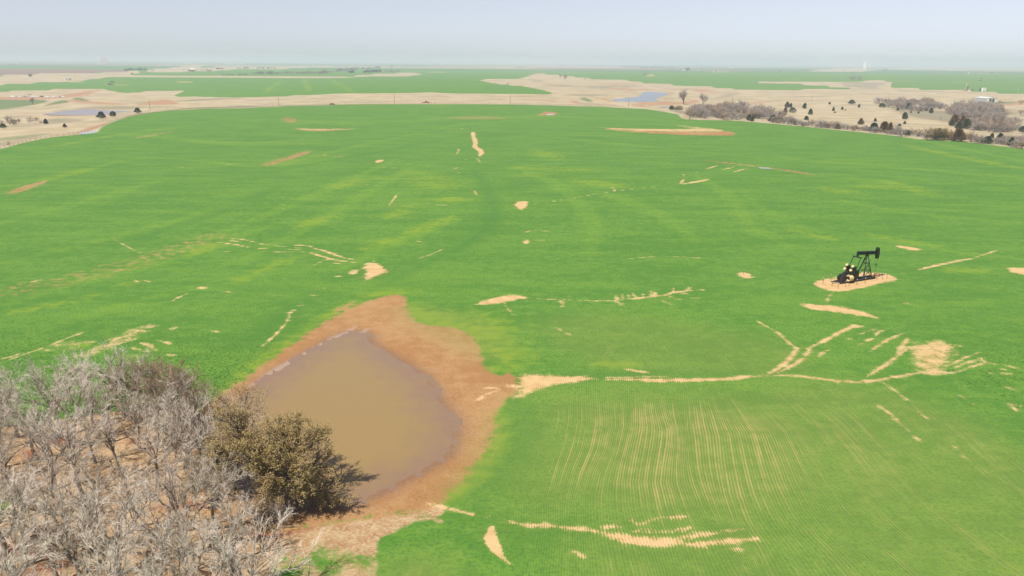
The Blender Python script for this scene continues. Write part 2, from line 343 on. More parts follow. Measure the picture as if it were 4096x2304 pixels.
for t, p, w in (('B2', [(-20, 930), (100, 955), (310, 970)], .8), ('B2', [(375, 958), (460, 957), (565, 970)], 1.3), ('B2', [(550, 980), (700, 1020), (850, 1075), (1000, 1106)], 1.3), ('B2', [(430, 1022), (560, 1035), (700, 1080), (800, 1105), (1020, 1137)], 1.2),
                ('B2', [(10, 988), (155, 996)], .9), ('B2', [(150, 1024), (370, 1027)], .8), ('B2', [(300, 998), (412, 1003)], .6), ('B2', [(385, 980), (480, 988)], .6), ('B2', [(780, 1130), (840, 1148)], 1.0), ('B2', [(620, 1140), (740, 1098)], .5), ('B2', [(800, 1267), (865, 1273)], .9), ('B2', [(560, 1170), (700, 1100)], .3), ('B2', [(1150, 1113), (1195, 1122)], .7),
                ('B1', [(2135, 168), (2280, 182), (2490, 222)], 1.2), ('B1', [(2270, 125), (2450, 145), (2590, 182)], 1.0), ('B1', [(2045, 232), (2145, 240)], .6), ('B1', [(2290, 150), (2410, 168)], 1.0), ('B1', [(2250, 265), (2340, 270)], .4),
                ('B1', [(1438, 330), (1490, 315), (1565, 308)], .8), ('B1', [(1138, 138), (1250, 200), (1410, 288)], .4), ('B1', [(-20, 1400), (200, 1318), (450, 1230), (600, 1170), (700, 1130), (850, 1075)], .42), ('B1', [(-20, 1360), (230, 1288)], .5),
                ('B1', [(1420, 1185), (1500, 1215), (1580, 1260)], 1.0), ('B1', [(1330, 1235), (1510, 1285)], .45), ('B1', [(1690, 1302), (1775, 1312)], .7), ('B1', [(1640, 1173), (1720, 1197)], .5), ('B1', [(1640, 1173), (1560, 1155)], .3), ('B1', [(1730, 765), (1900, 675)], .25), ('B1', [(2240, 662), (2400, 690)], .3), ('B1', [(1350, 560), (1385, 572)], .7), ('B1', [(1460, 555), (1505, 572)], .6), ('B1', [(1800, 1450), (1900, 1420)], .5), ('B1', [(300, 575), (470, 540)], .5), ('B1', [(2150, 1070), (2200, 1080)], .5),
                ('B3', [(345, 375), (330, 440), (270, 525), (130, 665), (10, 752)], .55), ('B3', [(330, 375), (365, 378)], .9), ('B3', [(350, 353), (415, 352)], .9), ('B3', [(420, 308), (495, 308)], .8), ('B3', [(550, 208), (636, 208)], .8), ('B3', [(650, 129), (710, 130)], .8), ('B3', [(560, 148), (605, 149)], .4), ('B3', [(440, 280), (470, 272)], .5),
                ('B3', [(2505, 275), (2512, 315), (2580, 398)], .45), ('B3', [(2260, 1130), (2480, 1140)], .5), ('B3', [(2180, 1290), (2320, 1190), (2576, 1120)], .4),
                ('B4', [(200, 486), (400, 497), (600, 502), (850, 512), (1050, 511)], .5), ('B4', [(1045, 511), (1200, 491), (1400, 470), (1550, 452), (1650, 422), (1780, 410), (1935, 400)], .95), ('B4', [(1600, 468), (1640, 490), (1710, 497)], .6), ('B4', [(1500, 484), (1700, 490), (1900, 485)], .35), ('B4', [(1630, 445), (1760, 438)], .4),
                ('B4', [(1120, 500), (1112, 430)], .3), ('B4', [(1175, 492), (1170, 445)], .25), ('B4', [(1250, 482), (1210, 435)], .3), ('B4', [(1325, 475), (1315, 440)], .3), ('B4', [(1400, 465), (1400, 410)], .3), ('B4', [(1440, 465), (1415, 425)], .4), ('B4', [(1455, 460), (1440, 420)], .35), ('B4', [(1625, 420), (1630, 380)], .3), ('B4', [(1750, 408), (1785, 370)], .5), ('B4', [(1770, 400), (1810, 375)], .3), ('B4', [(1500, 505), (1600, 550)], .35),
                ('B4', [(960, 1305), (1200, 1302), (1450, 1315), (1800, 1310), (2100, 1300), (2400, 1275), (2590, 1262)], 1.5), ('B4', [(960, 1285), (1200, 1280), (1550, 1275)], .5), ('B4', [(1130, 1195), (1250, 1220), (1370, 1230)], .8), ('B4', [(830, 104), (1050, 100), (1300, 80), (1500, 58), (1700, 70), (2100, 90)], .35), ('B4', [(445, 785), (500, 812)], .35), ('B4', [(535, 830), (590, 858)], .35),
                ('B5', [(-20, 892), (200, 880), (400, 900), (600, 930), (850, 952), (1050, 942), (1200, 912), (1400, 880), (1560, 855)], 1.5), ('B5', [(20, 865), (150, 790), (240, 690), (300, 610)], 1.7), ('B5', [(300, 620), (200, 550), (120, 465), (0, 400)], 1.3), ('B5', [(100, 855), (300, 760), (380, 680), (430, 600)], 1.5), ('B5', [(430, 600), (560, 540), (700, 460), (820, 402), (970, 388)], 1.5), ('B5', [(800, 415), (870, 380), (950, 390)], 2.0),
                ('B5', [(1430, 590), (1300, 690), (1150, 800), (1000, 892)], 1.3), ('B5', [(1410, 505), (1330, 620), (1310, 670)], 1.6), ('B5', [(1375, 458), (1230, 510), (1130, 570), (1030, 640)], 1.0), ('B5', [(1780, 800), (1950, 720), (2115, 655)], .8), ('B5', [(1880, 805), (2000, 755), (2160, 712)], .7), ('B5', [(2000, 810), (2180, 762)], .8), ('B5', [(2130, 712), (2200, 755), (2300, 775)], .8), ('B5', [(1560, 870), (1900, 855), (1990, 820)], .5),
                ('B5', [(930, 468), (1100, 408)], .6), ('B5', [(1075, 490), (1110, 450), (1210, 418)], .7), ('B5', [(900, 580), (1060, 510)], .4), ('B5', [(790, 515), (840, 515)], 1.0), ('B5', [(500, 700), (540, 650), (620, 625)], .4), ('B5', [(2330, 810), (2380, 830)], .8), ('B5', [(2240, 860), (2440, 870)], .6), ('B5', [(2420, 1170), (2530, 1190)], .7), ('B5', [(2450, 1180), (2500, 1250)], .5), ('B5', [(2390, 1000), (2500, 1040)], .4), ('B5', [(2360, 770), (2560, 830)], .3), ('B5', [(1640, 518), (1760, 552), (1980, 600)], .4),
                ('B5', [(1110, 1185), (1250, 1290), (1340, 1380), (1430, 1452)], .32), ('B6', [(1420, 0), (1540, 105)], .3), ('B5', [(1455, 1185), (1530, 1250), (1620, 1345)], .34), ('B5', [(1120, 935), (1280, 1040), (1400, 1130)], .22), ('B6', [(1880, 145), (1970, 220)], .35), ('B6', [(1950, 240), (2030, 290)], .3), ('B5', [(650, 50), (600, 110), (608, 150)], .45), ('B5', [(1920, 1080), (2100, 1200)], .25),
                ('D', [(2300, 681), (2380, 662), (2446, 650)], 1.3), ('D', [(2446, 650), (2520, 625)], .5), ('D', [(1065, 1262), (1130, 1280), (1228, 1302)], .55),
                ('B7', [(-20, 908), (150, 930), (400, 945), (550, 968), (800, 990), (960, 1022)], .75), ('B7', [(940, 1022), (1100, 1070), (1300, 1095), (1500, 1105), (1700, 1095)], 1.9), ('B7', [(1600, 1085), (1800, 1045), (1950, 1035), (2050, 1010), (2340, 978)], .7), ('B7', [(1650, 1110), (1850, 1138), (2100, 1105), (2460, 1075)], .95), ('B7', [(1280, 925), (1500, 858), (1720, 850)], .35), ('B7', [(1600, 1002), (1790, 968)], .4), ('B7', [(1160, 880), (1230, 900), (1250, 940)], .4), ('B7', [(900, 960), (1100, 950)], .4), ('B7', [(2160, 1180), (2300, 1188)], .3), ('B7', [(640, 1212), (720, 1262)], .22), ('B7', [(1200, 1000), (1550, 1005)], .4),
                ('C2', [(2022, 988), (2046, 1012), (2012, 1052)], .6), ('C2', [(580, 1047), (740, 1062), (960, 1082)], .6), ('C2', [(1225, 1168), (1510, 1204)], .6), ('C2', [(1070, 1345), (1315, 1379)], .7), ('C2', [(1405, 1130), (1560, 1147)], .4), ('C2', [(1975, 1202), (2040, 1178)], 1.3), ('C2', [(1700, 1170), (1785, 1161)], .8), ('C2', [(2085, 1105), (2120, 1100)], .6), ('C2', [(2220, 1085), (2255, 1130)], .4), ('C2', [(180, 972), (230, 973)], .9), ('C2', [(460, 942), (485, 950)], .7), ('C2', [(2060, 783), (2075, 800)], .5),
                ('B2', [(1412, 447), (1385, 500), (1335, 560)], .55), ('B2', [(1625, 546), (1800, 551), (1985, 558)], .6), ('B2', [(2145, 390), (2205, 408), (2222, 460)], .9), ('B2', [(262, 593), (345, 579)], .5), ('B2', [(1640, 1092), (1780, 1045), (1880, 998)], .35), ('B2', [(1620, 917), (1670, 927)], .4), ('B2', [(2030, 225), (2060, 235)], .6),
                ('D', [(1315, 587), (1340, 578), (1380, 582)], .9), ('D', [(1312, 607), (1378, 603)], .8), ('D', [(1332, 516), (1450, 497), (1560, 478), (1690, 466)], .7), ('C3', [(1000, 1375), (1035, 1410)], .5), ('C3', [(1690, 1345), (1735, 1295)], 1.4), ('C3', [(1720, 1250), (1730, 1265)], 1.5), ('C3', [(1815, 1237), (1865, 1232)], .9), ('C3', [(1935, 1202), (2085, 1158)], 1.8), ('C3', [(2110, 1205), (2245, 1173)], 1.8), ('C3', [(2215, 1232), (2365, 1188)], 1.6), ('C3', [(1970, 1252), (2050, 1255)], .6), ('C3', [(2045, 888), (2170, 892)], .8), ('C4', [(170, 1263), (330, 1292)], .6), ('C3', [(1555, 1135), (1580, 1138)], .6),
                ('C1', [(1755, 1172), (1850, 1183), (1940, 1195)], .8), ('C1', [(2225, 1154), (2320, 1152)], .8), ('C1', [(1160, 773), (1210, 768)], .9), ('B4', [(2465, 712), (2590, 785)], .5)):
    LS(t, p, w)
line('sand', 'B1', [(830, 1312), (1000, 1255), (1150, 1185), (1300, 1118), (1510, 1012)], 1.9, 1.0, 0.25)
line('sand', 'B1', [(470, 1265), (620, 1200), (900, 1180)], 1.2, 0.8, -0.1)
LM = lambda t, p, w, soft, cap=4: line('mud', t, p, w, soft, min(cap*.45, .5))
LM('B1', [(-60, 690), (300, 620), (700, 560), (1000, 480), (1300, 400), (1500, 330), (1800, 240), (2150, 110)], 3.0, 3.0, -1.4)
LM('C1', [(110, 1445), (300, 1370), (455, 1318)], 3.5, 1.2, 1.0); LM('C1', [(1400, 882), (1560, 850), (1720, 822)], 2.5, 2, 0.1)
LM('C2', [(295, 682), (370, 725)], 4, 2, 0.3); LM('C2', [(520, 1022), (430, 1055), (370, 1075)], 4.5, 1.2, 1.2); LM('C2', [(400, 1065), (250, 1112), (90, 1163)], 4, 2, 0.3)
LM('C2', [(1950, 683), (2200, 680), (2490, 689)], 3, 2, 0.3)
poly('mud', ('C2', [(395, 783), (480, 788), (540, 798), (800, 794), (1010, 790), (900, 806), (650, 817), (430, 805)]), 1.0, 0.9)
line('sand', 'C2', [(395, 788), (480, 795), (560, 803), (1000, 792)], 2.5, 1.2, 0.5)
poly('mud', ('C3', [(215, 652), (320, 640), (300, 615), (400, 620), (475, 637), (440, 657), (330, 657)]), 1.2, 1.5)
poly('mud', ('C3', [(850, 782), (1200, 800), (1600, 822), (2000, 822), (2180, 815), (2255, 842), (2220, 862), (2000, 862), (1600, 852), (1300, 832), (1000, 806)]), 1.2, 1.4)
LM('C3', [(1940, 1112), (2300, 1152), (2576, 1180)], 3.2, 1.2, 1.4); LM('C4', [(0, 1186), (200, 1212), (450, 1256)], 3.2, 1.2, 1.0)
POND_MUD = [('D', [(990, 740), (1022, 746), (1024, 790), (1050, 815), (1160, 825), (1200, 858), (1215, 920), (1240, 945), (1300, 938), (1310, 985), (1258, 1012), (1248, 1050), (1238, 1110), (1180, 1190), (1130, 1240), (1110, 1268), (1050, 1287), (850, 1312), (640, 1345), (520, 1300), (480, 1180), (500, 1030), (545, 1000), (610, 955), (700, 890), (800, 820), (880, 775), (940, 752)])]
poly('mud', POND_MUD, 0.6)
poly('mud', ('B3', [(780, 390), (900, 300), (1000, 265), (900, 340)]), 0.8, 0.8)
# wheat drowned and yellowed round the pond and along contour terraces
for t, p, w, s, c in (('D', [(1130, 800), (1200, 830), (1260, 870), (1290, 905), (1250, 925)], 6, 3, 1.3), ('D', [(1030, 770), (1100, 810), (1180, 830)], 4, 2.5, 0.9), ('D', [(545, 985), (620, 935), (720, 865), (830, 785), (900, 755)], 2.0, 1.2, 0.9), ('D', [(850, 780), (960, 735), (1030, 735)], 3, 2, 0.8),
                      ('D', [(1250, 1020), (1245, 1080), (1200, 1180), (1130, 1250)], 2.6, 1.2, 0.8), ('C1', [(640, 955), (1000, 880), (1350, 830), (1720, 785)], 4, 3, 0.8), ('B2', [(740, 405), (900, 340), (1060, 295)], 6, 4, 0.8), ('B2', [(430, 770), (620, 710), (800, 655)], 4, 3, 0.5), ('B2', [(1540, 835), (1700, 780), (1850, 730), (1975, 668)], 4.5, 2.5, 0.9),
                      ('B2', [(1090, 995), (1250, 930), (1450, 885)], 3.5, 2.5, 0.7), ('B2', [(1600, 230), (1750, 300), (1850, 390)], 12, 7, 0.4), ('B2', [(1870, 480), (1960, 490), (2025, 520)], 8, 4, 0.5), ('B2', [(1350, 675), (1450, 620), (1570, 550)], 5, 3, 0.5), ('B2', [(0, 1240), (200, 1150), (400, 1080)], 3, 2, 0.5), ('B2', [(1200, 280), (1280, 290)], 6, 4, 0.4),
                      ('C4', [(1430, 965), (1800, 1050), (2100, 1110), (2590, 1195)], 6, 4, 0.8), ('C4', [(1200, 1320), (1450, 1400), (1600, 1449)], 6, 4, 0.4), ('C4', [(600, 1390), (850, 1440)], 7, 5, 0.2), ('C3', [(20, 1190), (120, 1180), (230, 1195)], 7, 4, 0.7), ('C3', [(650, 1300), (850, 1330), (1050, 1380)], 8, 5, 0.4), ('C3', [(240, 1010), (450, 1090)], 6, 5, 0.3), ('C3', [(100, 1255), (430, 1240)], 6, 5, 0.2),
                      ('B1', [(340, 835), (600, 790), (930, 715)], 2.5, 1.6, 0.6), ('B1', [(0, 890), (400, 830)], 2.5, 1.6, 0.4), ('B1', [(1170, 620), (1380, 570)], 2.0, 1.4, 0.4), ('B1', [(1280, 1330), (1420, 1320)], 2.4, 1.5, 0.5), ('B1', [(700, 1250), (900, 1190)], 1.6, 1, 0.5), ('B1', [(2380, 540), (2480, 545)], 3, 2, 0.5), ('B1', [(1900, 300), (2200, 180)], 3, 2, 0.3),
                      ('Q', [(100, 10), (500, 100), (820, 160)], 3, 2, 0.5), ('Q', [(1250, 30), (1900, 180), (2560, 270)], 2.5, 1.6, 0.5), ('B4', [(850, 1150), (1250, 1150)], 2, 1.5, 0.4), ('C1', [(500, 1300), (900, 1200)], 5, 4, 0.2), ('D', [(1330, 420), (1480, 430)], 9, 6, 0.2), ('D', [(2170, 470), (2300, 470)], 7, 5, 0.1), ('D', [(2380, 680), (2480, 680)], 3, 2, 0.4), ('B3', [(2300, 580), (2450, 500), (2300, 420)], 5, 4, 0.6)):
    line('yellow', t, p, w, s, c)
line('foam', 'B3', [(-60, 1110), (100, 1010), (300, 892), (500, 790), (700, 674), (850, 603), (930, 562), (1000, 512)], 1.3, 0.5, 1.6)
line('foam', 'B3', [(900, 590), (980, 590), (1060, 580), (1120, 540)], 1.0, 0.5, 1.4)
line('foam', 'B3', [(700, 680), (800, 610), (900, 570)], 1.0, 0.6, 0.8)
# terrace crowns (lighter) and channels (lusher, darker) sweeping across the field
for p, w, c in (([(-60, 480), (180, 440), (330, 395), (500, 402), (680, 425), (770, 395), (1000, 345), (1200, 305), (1400, 300), (1560, 315)], 3.5, .7), ([(200, 330), (400, 345), (600, 365), (760, 350)], 3.5, .5), ([(1380, 345), (1600, 365), (1800, 385), (2000, 402), (2250, 420), (2620, 452)], 4, .8), ([(1870, 480), (1915, 530), (2050, 580), (2250, 612), (2450, 640), (2620, 655)], 3, .8),
                ([(2250, 340), (2400, 370), (2620, 415)], 5, .6), ([(1040, 420), (900, 500), (760, 580), (600, 660)], 4, .6), ([(1140, 550), (1000, 610), (850, 680)], 3.5, .7), ([(1000, 400), (860, 460), (700, 530), (520, 600)], 4, .5), ([(0, 770), (200, 710), (400, 650), (560, 590)], 2.5, .6), ([(0, 665), (250, 605), (430, 560), (640, 500)], 3.5, .4), ([(1300, 420), (1420, 470), (1500, 560), (1480, 640)], 5, .4), ([(1500, 480), (1650, 530), (1750, 600)], 5, .4),
                ([(1750, 440), (1850, 500), (1880, 570), (1990, 620)], 4, .5), ([(600, 300), (900, 310), (1300, 290), (1700, 305)], 5, .4), ([(0, 560), (200, 510), (420, 450)], 4, .3), ([(2100, 500), (2300, 540), (2576, 560)], 4, .4), ([(300, 690), (480, 640), (700, 560)], 2.5, .5), ([(100, 830), (330, 760), (520, 720)], 2, .5)):
    line('band', 'D', p, w, 2.2, c)
for p, w, c in (([(1185, 420), (1240, 490), (1245, 560), (1180, 615), (1080, 655), (960, 720)], 4, .8), ([(1300, 330), (1500, 350), (1700, 372), (2100, 415)], 3.5, .7), ([(420, 425), (640, 440), (800, 410), (1100, 352), (1300, 318)], 3.0, .8), ([(100, 465), (300, 412), (400, 405)], 3, .5), ([(820, 390), (1000, 405), (1150, 425)], .7, .9), ([(950, 468), (1190, 475)], .6, .9), ([(1440, 600), (1600, 602), (1770, 608)], .5, .7),
                ([(0, 905), (120, 868), (240, 830), (400, 780)], .5, .8), ([(1020, 655), (1120, 620)], 1.0, .8), ([(480, 945), (560, 925), (640, 905)], .5, .8), ([(-20, 800), (200, 740), (420, 690)], 4, .4), ([(1950, 545), (2150, 600), (2350, 630)], 2.5, .6), ([(2100, 430), (2350, 470), (2600, 490)], 4, .5), ([(700, 470), (560, 530), (350, 600)], 4, .4), ([(560, 720), (750, 730), (860, 740)], 2, .4), ([(1300, 960), (1400, 945), (1900, 935), (2050, 930)], 2, .7), ([(1180, 1240), (1300, 1180), (1330, 1060), (1290, 1010)], 3.5, .8), ([(600, 870), (700, 800), (800, 740)], 3, .5)):
    line('dark', 'D', p, w, 1.6 if w > 1.2 else .5, c)
# grove floor and the bare bank in front of it
GROVE_FLOOR = ('D', [(-300, 1080), (60, 1075), (180, 1050), (320, 1030), (440, 1020), (520, 1020), (540, 1150), (560, 1290), (640, 1342), (850, 1312), (1040, 1287), (1055, 1308), (960, 1350), (946, 1380), (946, 1449), (960, 1560), (960, 1700), (-300, 1700)])
poly('litter', GROVE_FLOOR, 0.5)
for p in ([(790, 1390), (850, 1385), (880, 1420), (820, 1449), (780, 1430)], [(860, 1400), (945, 1400), (945, 1435), (880, 1430)], [(-60, 1250), (15, 1245), (20, 1290), (-60, 1310)], [(690, 1420), (760, 1400), (800, 1449), (690, 1470)]):
    cut('litter', ('D', p), 2.2)
line('litter', 'D', [(960, 1330), (1070, 1300), (1110, 1310)], 0.6, 0.5, 0.6)
poly('litter', ('D', [(1020, 1290), (1100, 1270), (1125, 1290), (1060, 1310)]), 0.5, 0.4)
for t, p, w in (('G6', [(0, 1320), (150, 1230), (330, 1150)], 2.0), ('G6', [(100, 1260), (260, 1330), (420, 1290)], 1.6), ('G6', [(330, 560), (420, 600)], 2), ('G6', [(150, 650), (300, 690)], 2), ('G7', [(420, 1180), (640, 1140), (900, 1090), (1100, 1020)], 1.8), ('G6', [(1000, 1010), (1250, 980), (1400, 1010)], 1.5), ('G6', [(0, 1450), (300, 1400), (480, 1330)], 1.6)):
    line('redlitter', t, p, w, 0.9, 0.9)
# thin stands where the drill rows show
for p in ([('D', [(1390, 1005), (1560, 990), (1750, 1000), (1950, 1010), (2080, 1070), (2150, 1180), (2130, 1290), (1950, 1340), (1560, 1330), (1500, 1270), (1340, 1270), (1320, 1200), (1370, 1100)])],):
    poly('thin', p, 7.0, 0.8)
poly('thin', [('D', [(1380, 820), (1500, 800), (1750, 830), (1950, 880), (1990, 925), (1700, 925), (1500, 900)])], 6, -0.1)
poly('thin', [('D', [(1900, 980), (2200, 980), (2500, 1100), (2700, 1300), (2700, 1500), (1500, 1500), (1500, 1340), (1900, 1340)])], 6, 0.15)
poly('thin', [('D', [(2040, 1000), (2180, 1040), (2330, 1200), (2250, 1300), (2100, 1250)])], 5, 0.45)
poly('thin', [('D', [(1245, 1040), (1275, 1060), (1250, 1150), (1160, 1240), (1130, 1235), (1230, 1130)])], 2, 0.7)
poly('thin', [('D', [(960, 1440), (1060, 1400), (1150, 1449), (1150, 1500), (960, 1500)])], 2.5, 0.5)
poly('thin', [('D', [(1000, 770), (1180, 800), (1260, 860), (1230, 900), (1100, 830)])], 4, 0.0)

POND_D = [(880, 833), (926, 833), (932, 862), (985, 890), (1040, 925), (1078, 948), (1110, 1010), (1152, 1060), (1142, 1130), (1090, 1172), (1010, 1212), (940, 1248), (870, 1275), (760, 1285), (640, 1262), (575, 1190), (550, 1080), (600, 1000), (680, 940), (780, 880), (850, 842)]
PONDS = {'main': ('D', POND_D), 'stock': ('C3', [(965, 486), (1180, 466), (1290, 461), (1312, 432), (1450, 439), (1592, 454), (1500, 471), (1430, 490), (1510, 516), (1200, 519), (1050, 511)]),
         'west': [('A0', [(800, 1213), (1000, 1196), (1300, 1141), (1600, 1111), (1900, 1099), (2100, 1114), (2400, 1101), (2576, 1112)]), ('A1', [(240, 1100), (180, 1112), (0, 1120)]), ('A0', [(2300, 1155), (2000, 1201), (1500, 1217), (1000, 1226)])],
         'corner': ('C1', [(765, 850), (830, 825), (985, 812), (992, 826), (900, 842)]), 'field': ('C3', [(333, 653), (365, 641), (446, 644), (400, 657)]), 'seep': ('A5', [(330, 1035), (600, 1038), (590, 1062), (380, 1052)]),
         'tiny': ('A4', [(1570, 653), (1660, 653), (1640, 668), (1580, 666)]), 'terrace': [('C3', [(2460, 1180), (2576, 1184)]), ('C4', [(60, 1195), (0, 1195)]), ('C3', [(2500, 1190)])]}
POND_P = {k: chaikin(gpts(v), True, 2) for k, v in PONDS.items()}
POND_Z = {}
for k, P in POND_P.items():
    c = P.mean(0); POND_Z[k] = float(np.mean([zfun(p[0], p[1]) for p in P])) if k != 'main' else -0.10

# drill rows: guide lines across the near field
GUIDES = [[('S', [(2050, 1290), (2120, 1340), (2200, 1430), (2250, 1520)]), ('G8', [(1050, 330), (1050, 450), (1020, 600), (960, 780), (900, 990), (900, 1150)])],
          [('S', [(2250, 1280), (2318, 1316), (2382, 1352), (2425, 1420), (2440, 1520)]), ('G8', [(1345, 330), (1355, 480), (1320, 640), (1250, 790), (1210, 940), (1215, 1100), (1240, 1300)])],
          [('S', [(2380, 1270), (2460, 1320), (2510, 1400), (2540, 1520)]), ('G8', [(1510, 390), (1510, 490), (1460, 720), (1440, 850), (1450, 1000), (1480, 1130), (1540, 1300)])],
          [('S', [(2480, 1265), (2570, 1330), (2620, 1420), (2640, 1540)]), ('G8', [(1700, 400), (1740, 520), (1735, 600), (1710, 760), (1700, 850), (1740, 1000), (1800, 1160)])],
          [('S', [(2560, 1262), (2660, 1330), (2720, 1420), (2740, 1540)]), ('G8', [(1835, 480), (1850, 600), (1865, 750), (1890, 850), (1950, 1000), (2000, 1100), (2100, 1260)])],
          [('S', [(2600, 1262), (2720, 1340), (2800, 1450)]), ('G8', [(2000, 360), (2060, 550), (2080, 740), (2110, 920), (2170, 1100), (2270, 1260)])],
          [('S', [(2632, 1255), (2790, 1350), (2880, 1450), (2950, 1560), (3040, 1660)]), ('B6', [(100, 0), (200, 220), (320, 500), (480, 780), (700, 1030), (1000, 1300), (1150, 1449)])],
          [('S', [(2750, 1255), (2920, 1345), (3050, 1450), (3180, 1560), (3330, 1690)]), ('B6', [(900, 180), (1150, 480), (1500, 800), (1900, 1130), (2300, 1420)])],
          [('S', [(2900, 1255), (3060, 1340), (3250, 1450), (3400, 1540)]), ('B5', [(1120, 1190), (1250, 1290), (1430, 1449)]), ('B6', [(1530, 100), (1800, 320), (2050, 520), (2576, 900), (3100, 1250)])],
          [('S', [(3150, 1260), (3350, 1370), (3520, 1490)]), ('B5', [(1460, 1190), (1620, 1340), (1740, 1449)]), ('B6', [(1900, 160), (2300, 520), (2576, 740), (3200, 1200)])],
          [('S', [(3700, 1260), (3900, 1370), (4100, 1500), (4400, 1700), (4800, 1950)])]]
GU = []
for g in GUIDES:
    P = gpts(g); P = P[np.argsort(P[:, 1])]; GU.append(P)
def row_u(x, y):
    xs = []
    for P in GU:
        v = np.interp(y, P[:, 1], P[:, 0])
        s0 = (P[2, 0]-P[0, 0])/(P[2, 1]-P[0, 1]); s1 = (P[-1, 0]-P[-3, 0])/(P[-1, 1]-P[-3, 1])
        v = np.where(y < P[0, 1], P[0, 0]+s0*(y-P[0, 1]), v); v = np.where(y > P[-1, 1], P[-1, 0]+s1*(y-P[-1, 1]), v)
        xs.append(v)
    xs = np.stack(xs); xs = np.maximum.accumulate(xs+np.arange(len(GU))[:, None]*1e-3, 0)
    u = np.where(x < xs[0], GV[0]+(x-xs[0])*0.9, GV[-1]+(x-xs[-1])*0.7)
    for i in range(len(GU)-1):
        m = (x >= xs[i]) & (x < xs[i+1])
        u = np.where(m, GV[i]+(GV[i+1]-GV[i])*(x-xs[i])/(xs[i+1]-xs[i]), u)
    return u
_yy = np.linspace(55, 100, 12)
GV = np.concatenate([[0], np.cumsum([np.mean(np.interp(_yy, GU[i+1][:, 1], GU[i+1][:, 0])-np.interp(_yy, GU[i][:, 1], GU[i][:, 0]))*0.8 for i in range(len(GU)-1)])])

# ------------------------------------------------------------------ the land: one sheet, finer where it is near
NU, NR = 960, 620
dist = np.concatenate([np.linspace(-90, 36, 10), 1.0/np.linspace(1/42.0, 1/32000.0, NR)])
uu = np.concatenate([np.linspace(-2.6, -0.76, 14)[:-1], np.linspace(-0.76, 0.76, NU), np.linspace(0.76, 2.6, 14)[1:]])
X = uu[None, :]*np.maximum(dist+12, 60)[:, None]; Y = np.repeat(dist[:, None], len(uu), 1)
nrow, ncol = X.shape
V = np.stack([X.ravel(), Y.ravel()], 1)
CH = ('pasture', 'plow', 'lush', 'red', 'grey', 'sand', 'mud', 'yellow', 'litter', 'redlitter', 'thin', 'foam', 'band', 'dark')
A = {c: np.full(len(V), -4.0, np.float32) for c in CH}
def apply_features():
    for ch, kind, pts, w, soft, cap, sm in F:
        P = gpts(pts)
        if kind == 'line': P = chaikin(P, False, 1)
        elif sm: P = chaikin(P, True, 1)
        s = max(soft, 0.0011*np.median(P[:, 1]))
        yc = np.median(P[:, 1]); q_ = 1.0
        if kind == 'line': w = max(w, 0.0023*yc)
        if kind == 'line' and yc > 330: q_ = min(1.0, 150.0/yc)     # streaks on receding land run long in depth
        m = 4*s+w; lo, hi = P.min(0)-np.array([m, m/q_]), P.max(0)+np.array([m, m/q_])
        idx = np.nonzero((V[:, 0] > lo[0]) & (V[:, 0] < hi[0]) & (V[:, 1] > lo[1]) & (V[:, 1] < hi[1]))[0]
        if not len(idx): continue
        q = V[idx]*np.array([1.0, q_]); P = P*np.array([1.0, q_])
        d = sd_line(q, P, w) if kind == 'line' else sd_poly(q, P)
        val = np.clip(d/s, -4, 4)
        if kind == 'cut': A[ch][idx] = np.minimum(A[ch][idx], -val)
        else: A[ch][idx] = np.maximum(A[ch][idx], np.minimum(val, cap))
apply_features()
Z = zfun(V[:, 0], V[:, 1])
for k, P in POND_P.items():
    m = 14.0; lo, hi = P.min(0)-m, P.max(0)+m
    idx = np.nonzero((V[:, 0] > lo[0]) & (V[:, 0] < hi[0]) & (V[:, 1] > lo[1]) & (V[:, 1] < hi[1]))[0]
    d = sd_poly(V[idx], P)
    if k == 'main':
        wob = 0.005*(np.sin(V[idx, 0]*1.1+1.3*np.sin(V[idx, 1]*0.37))*np.sin(V[idx, 1]*0.83+V[idx, 0]*0.4)+0.5*np.sin(V[idx, 0]*3.1+V[idx, 1]*2.3))
        Z[idx] += -0.10*sstep(-9, 0, d)-0.45*sstep(0, 7, d)+wob*sstep(-3, 0, d)
        pond_sd = np.full(len(V), -14.0, np.float32); pond_sd[idx] = np.clip(d, -14, 14)
    else:
        wgt = sstep(-8, -0.5, d); Z[idx] = Z[idx]*(1-wgt)+(POND_Z[k]-0.25*sstep(-1, 3, d))*wgt
U = row_u(V[:, 0], V[:, 1]).astype(np.float32)
me = bpy.data.meshes.new('ground')
me.vertices.add(len(V)); me.vertices.foreach_set('co', np.stack([V[:, 0], V[:, 1], Z], 1).astype(np.float32).ravel())
ii = np.arange(nrow*ncol).reshape(nrow, ncol)
quads = np.stack([ii[:-1, :-1], ii[:-1, 1:], ii[1:, 1:], ii[1:, :-1]], -1).reshape(-1, 4)
me.loops.add(quads.size); me.loops.foreach_set('vertex_index', quads.ravel().astype(np.int32))
me.polygons.add(len(quads)); me.polygons.foreach_set('loop_start', np.arange(0, quads.size, 4, dtype=np.int32))
me.polygons.foreach_set('use_smooth', np.ones(len(quads), bool))
me.update(calc_edges=True)
for c in CH: me.attributes.new(c, 'FLOAT', 'POINT').data.foreach_set('value', A[c])
me.attributes.new('rowu', 'FLOAT', 'POINT').data.foreach_set('value', U)
ramp = np.clip((U-GV[0]+6)/8, 0, 1)*(1-sstep(85, 150, V[:, 1]))
me.attributes.new('rowamp', 'FLOAT', 'POINT').data.foreach_set('value', ramp.astype(np.float32))
me.attributes.new('pondsd', 'FLOAT', 'POINT').data.foreach_set('value', pond_sd)
ground_o = put(bpy.data.objects.new('ground', me)); tag(ground_o, kind='structure')

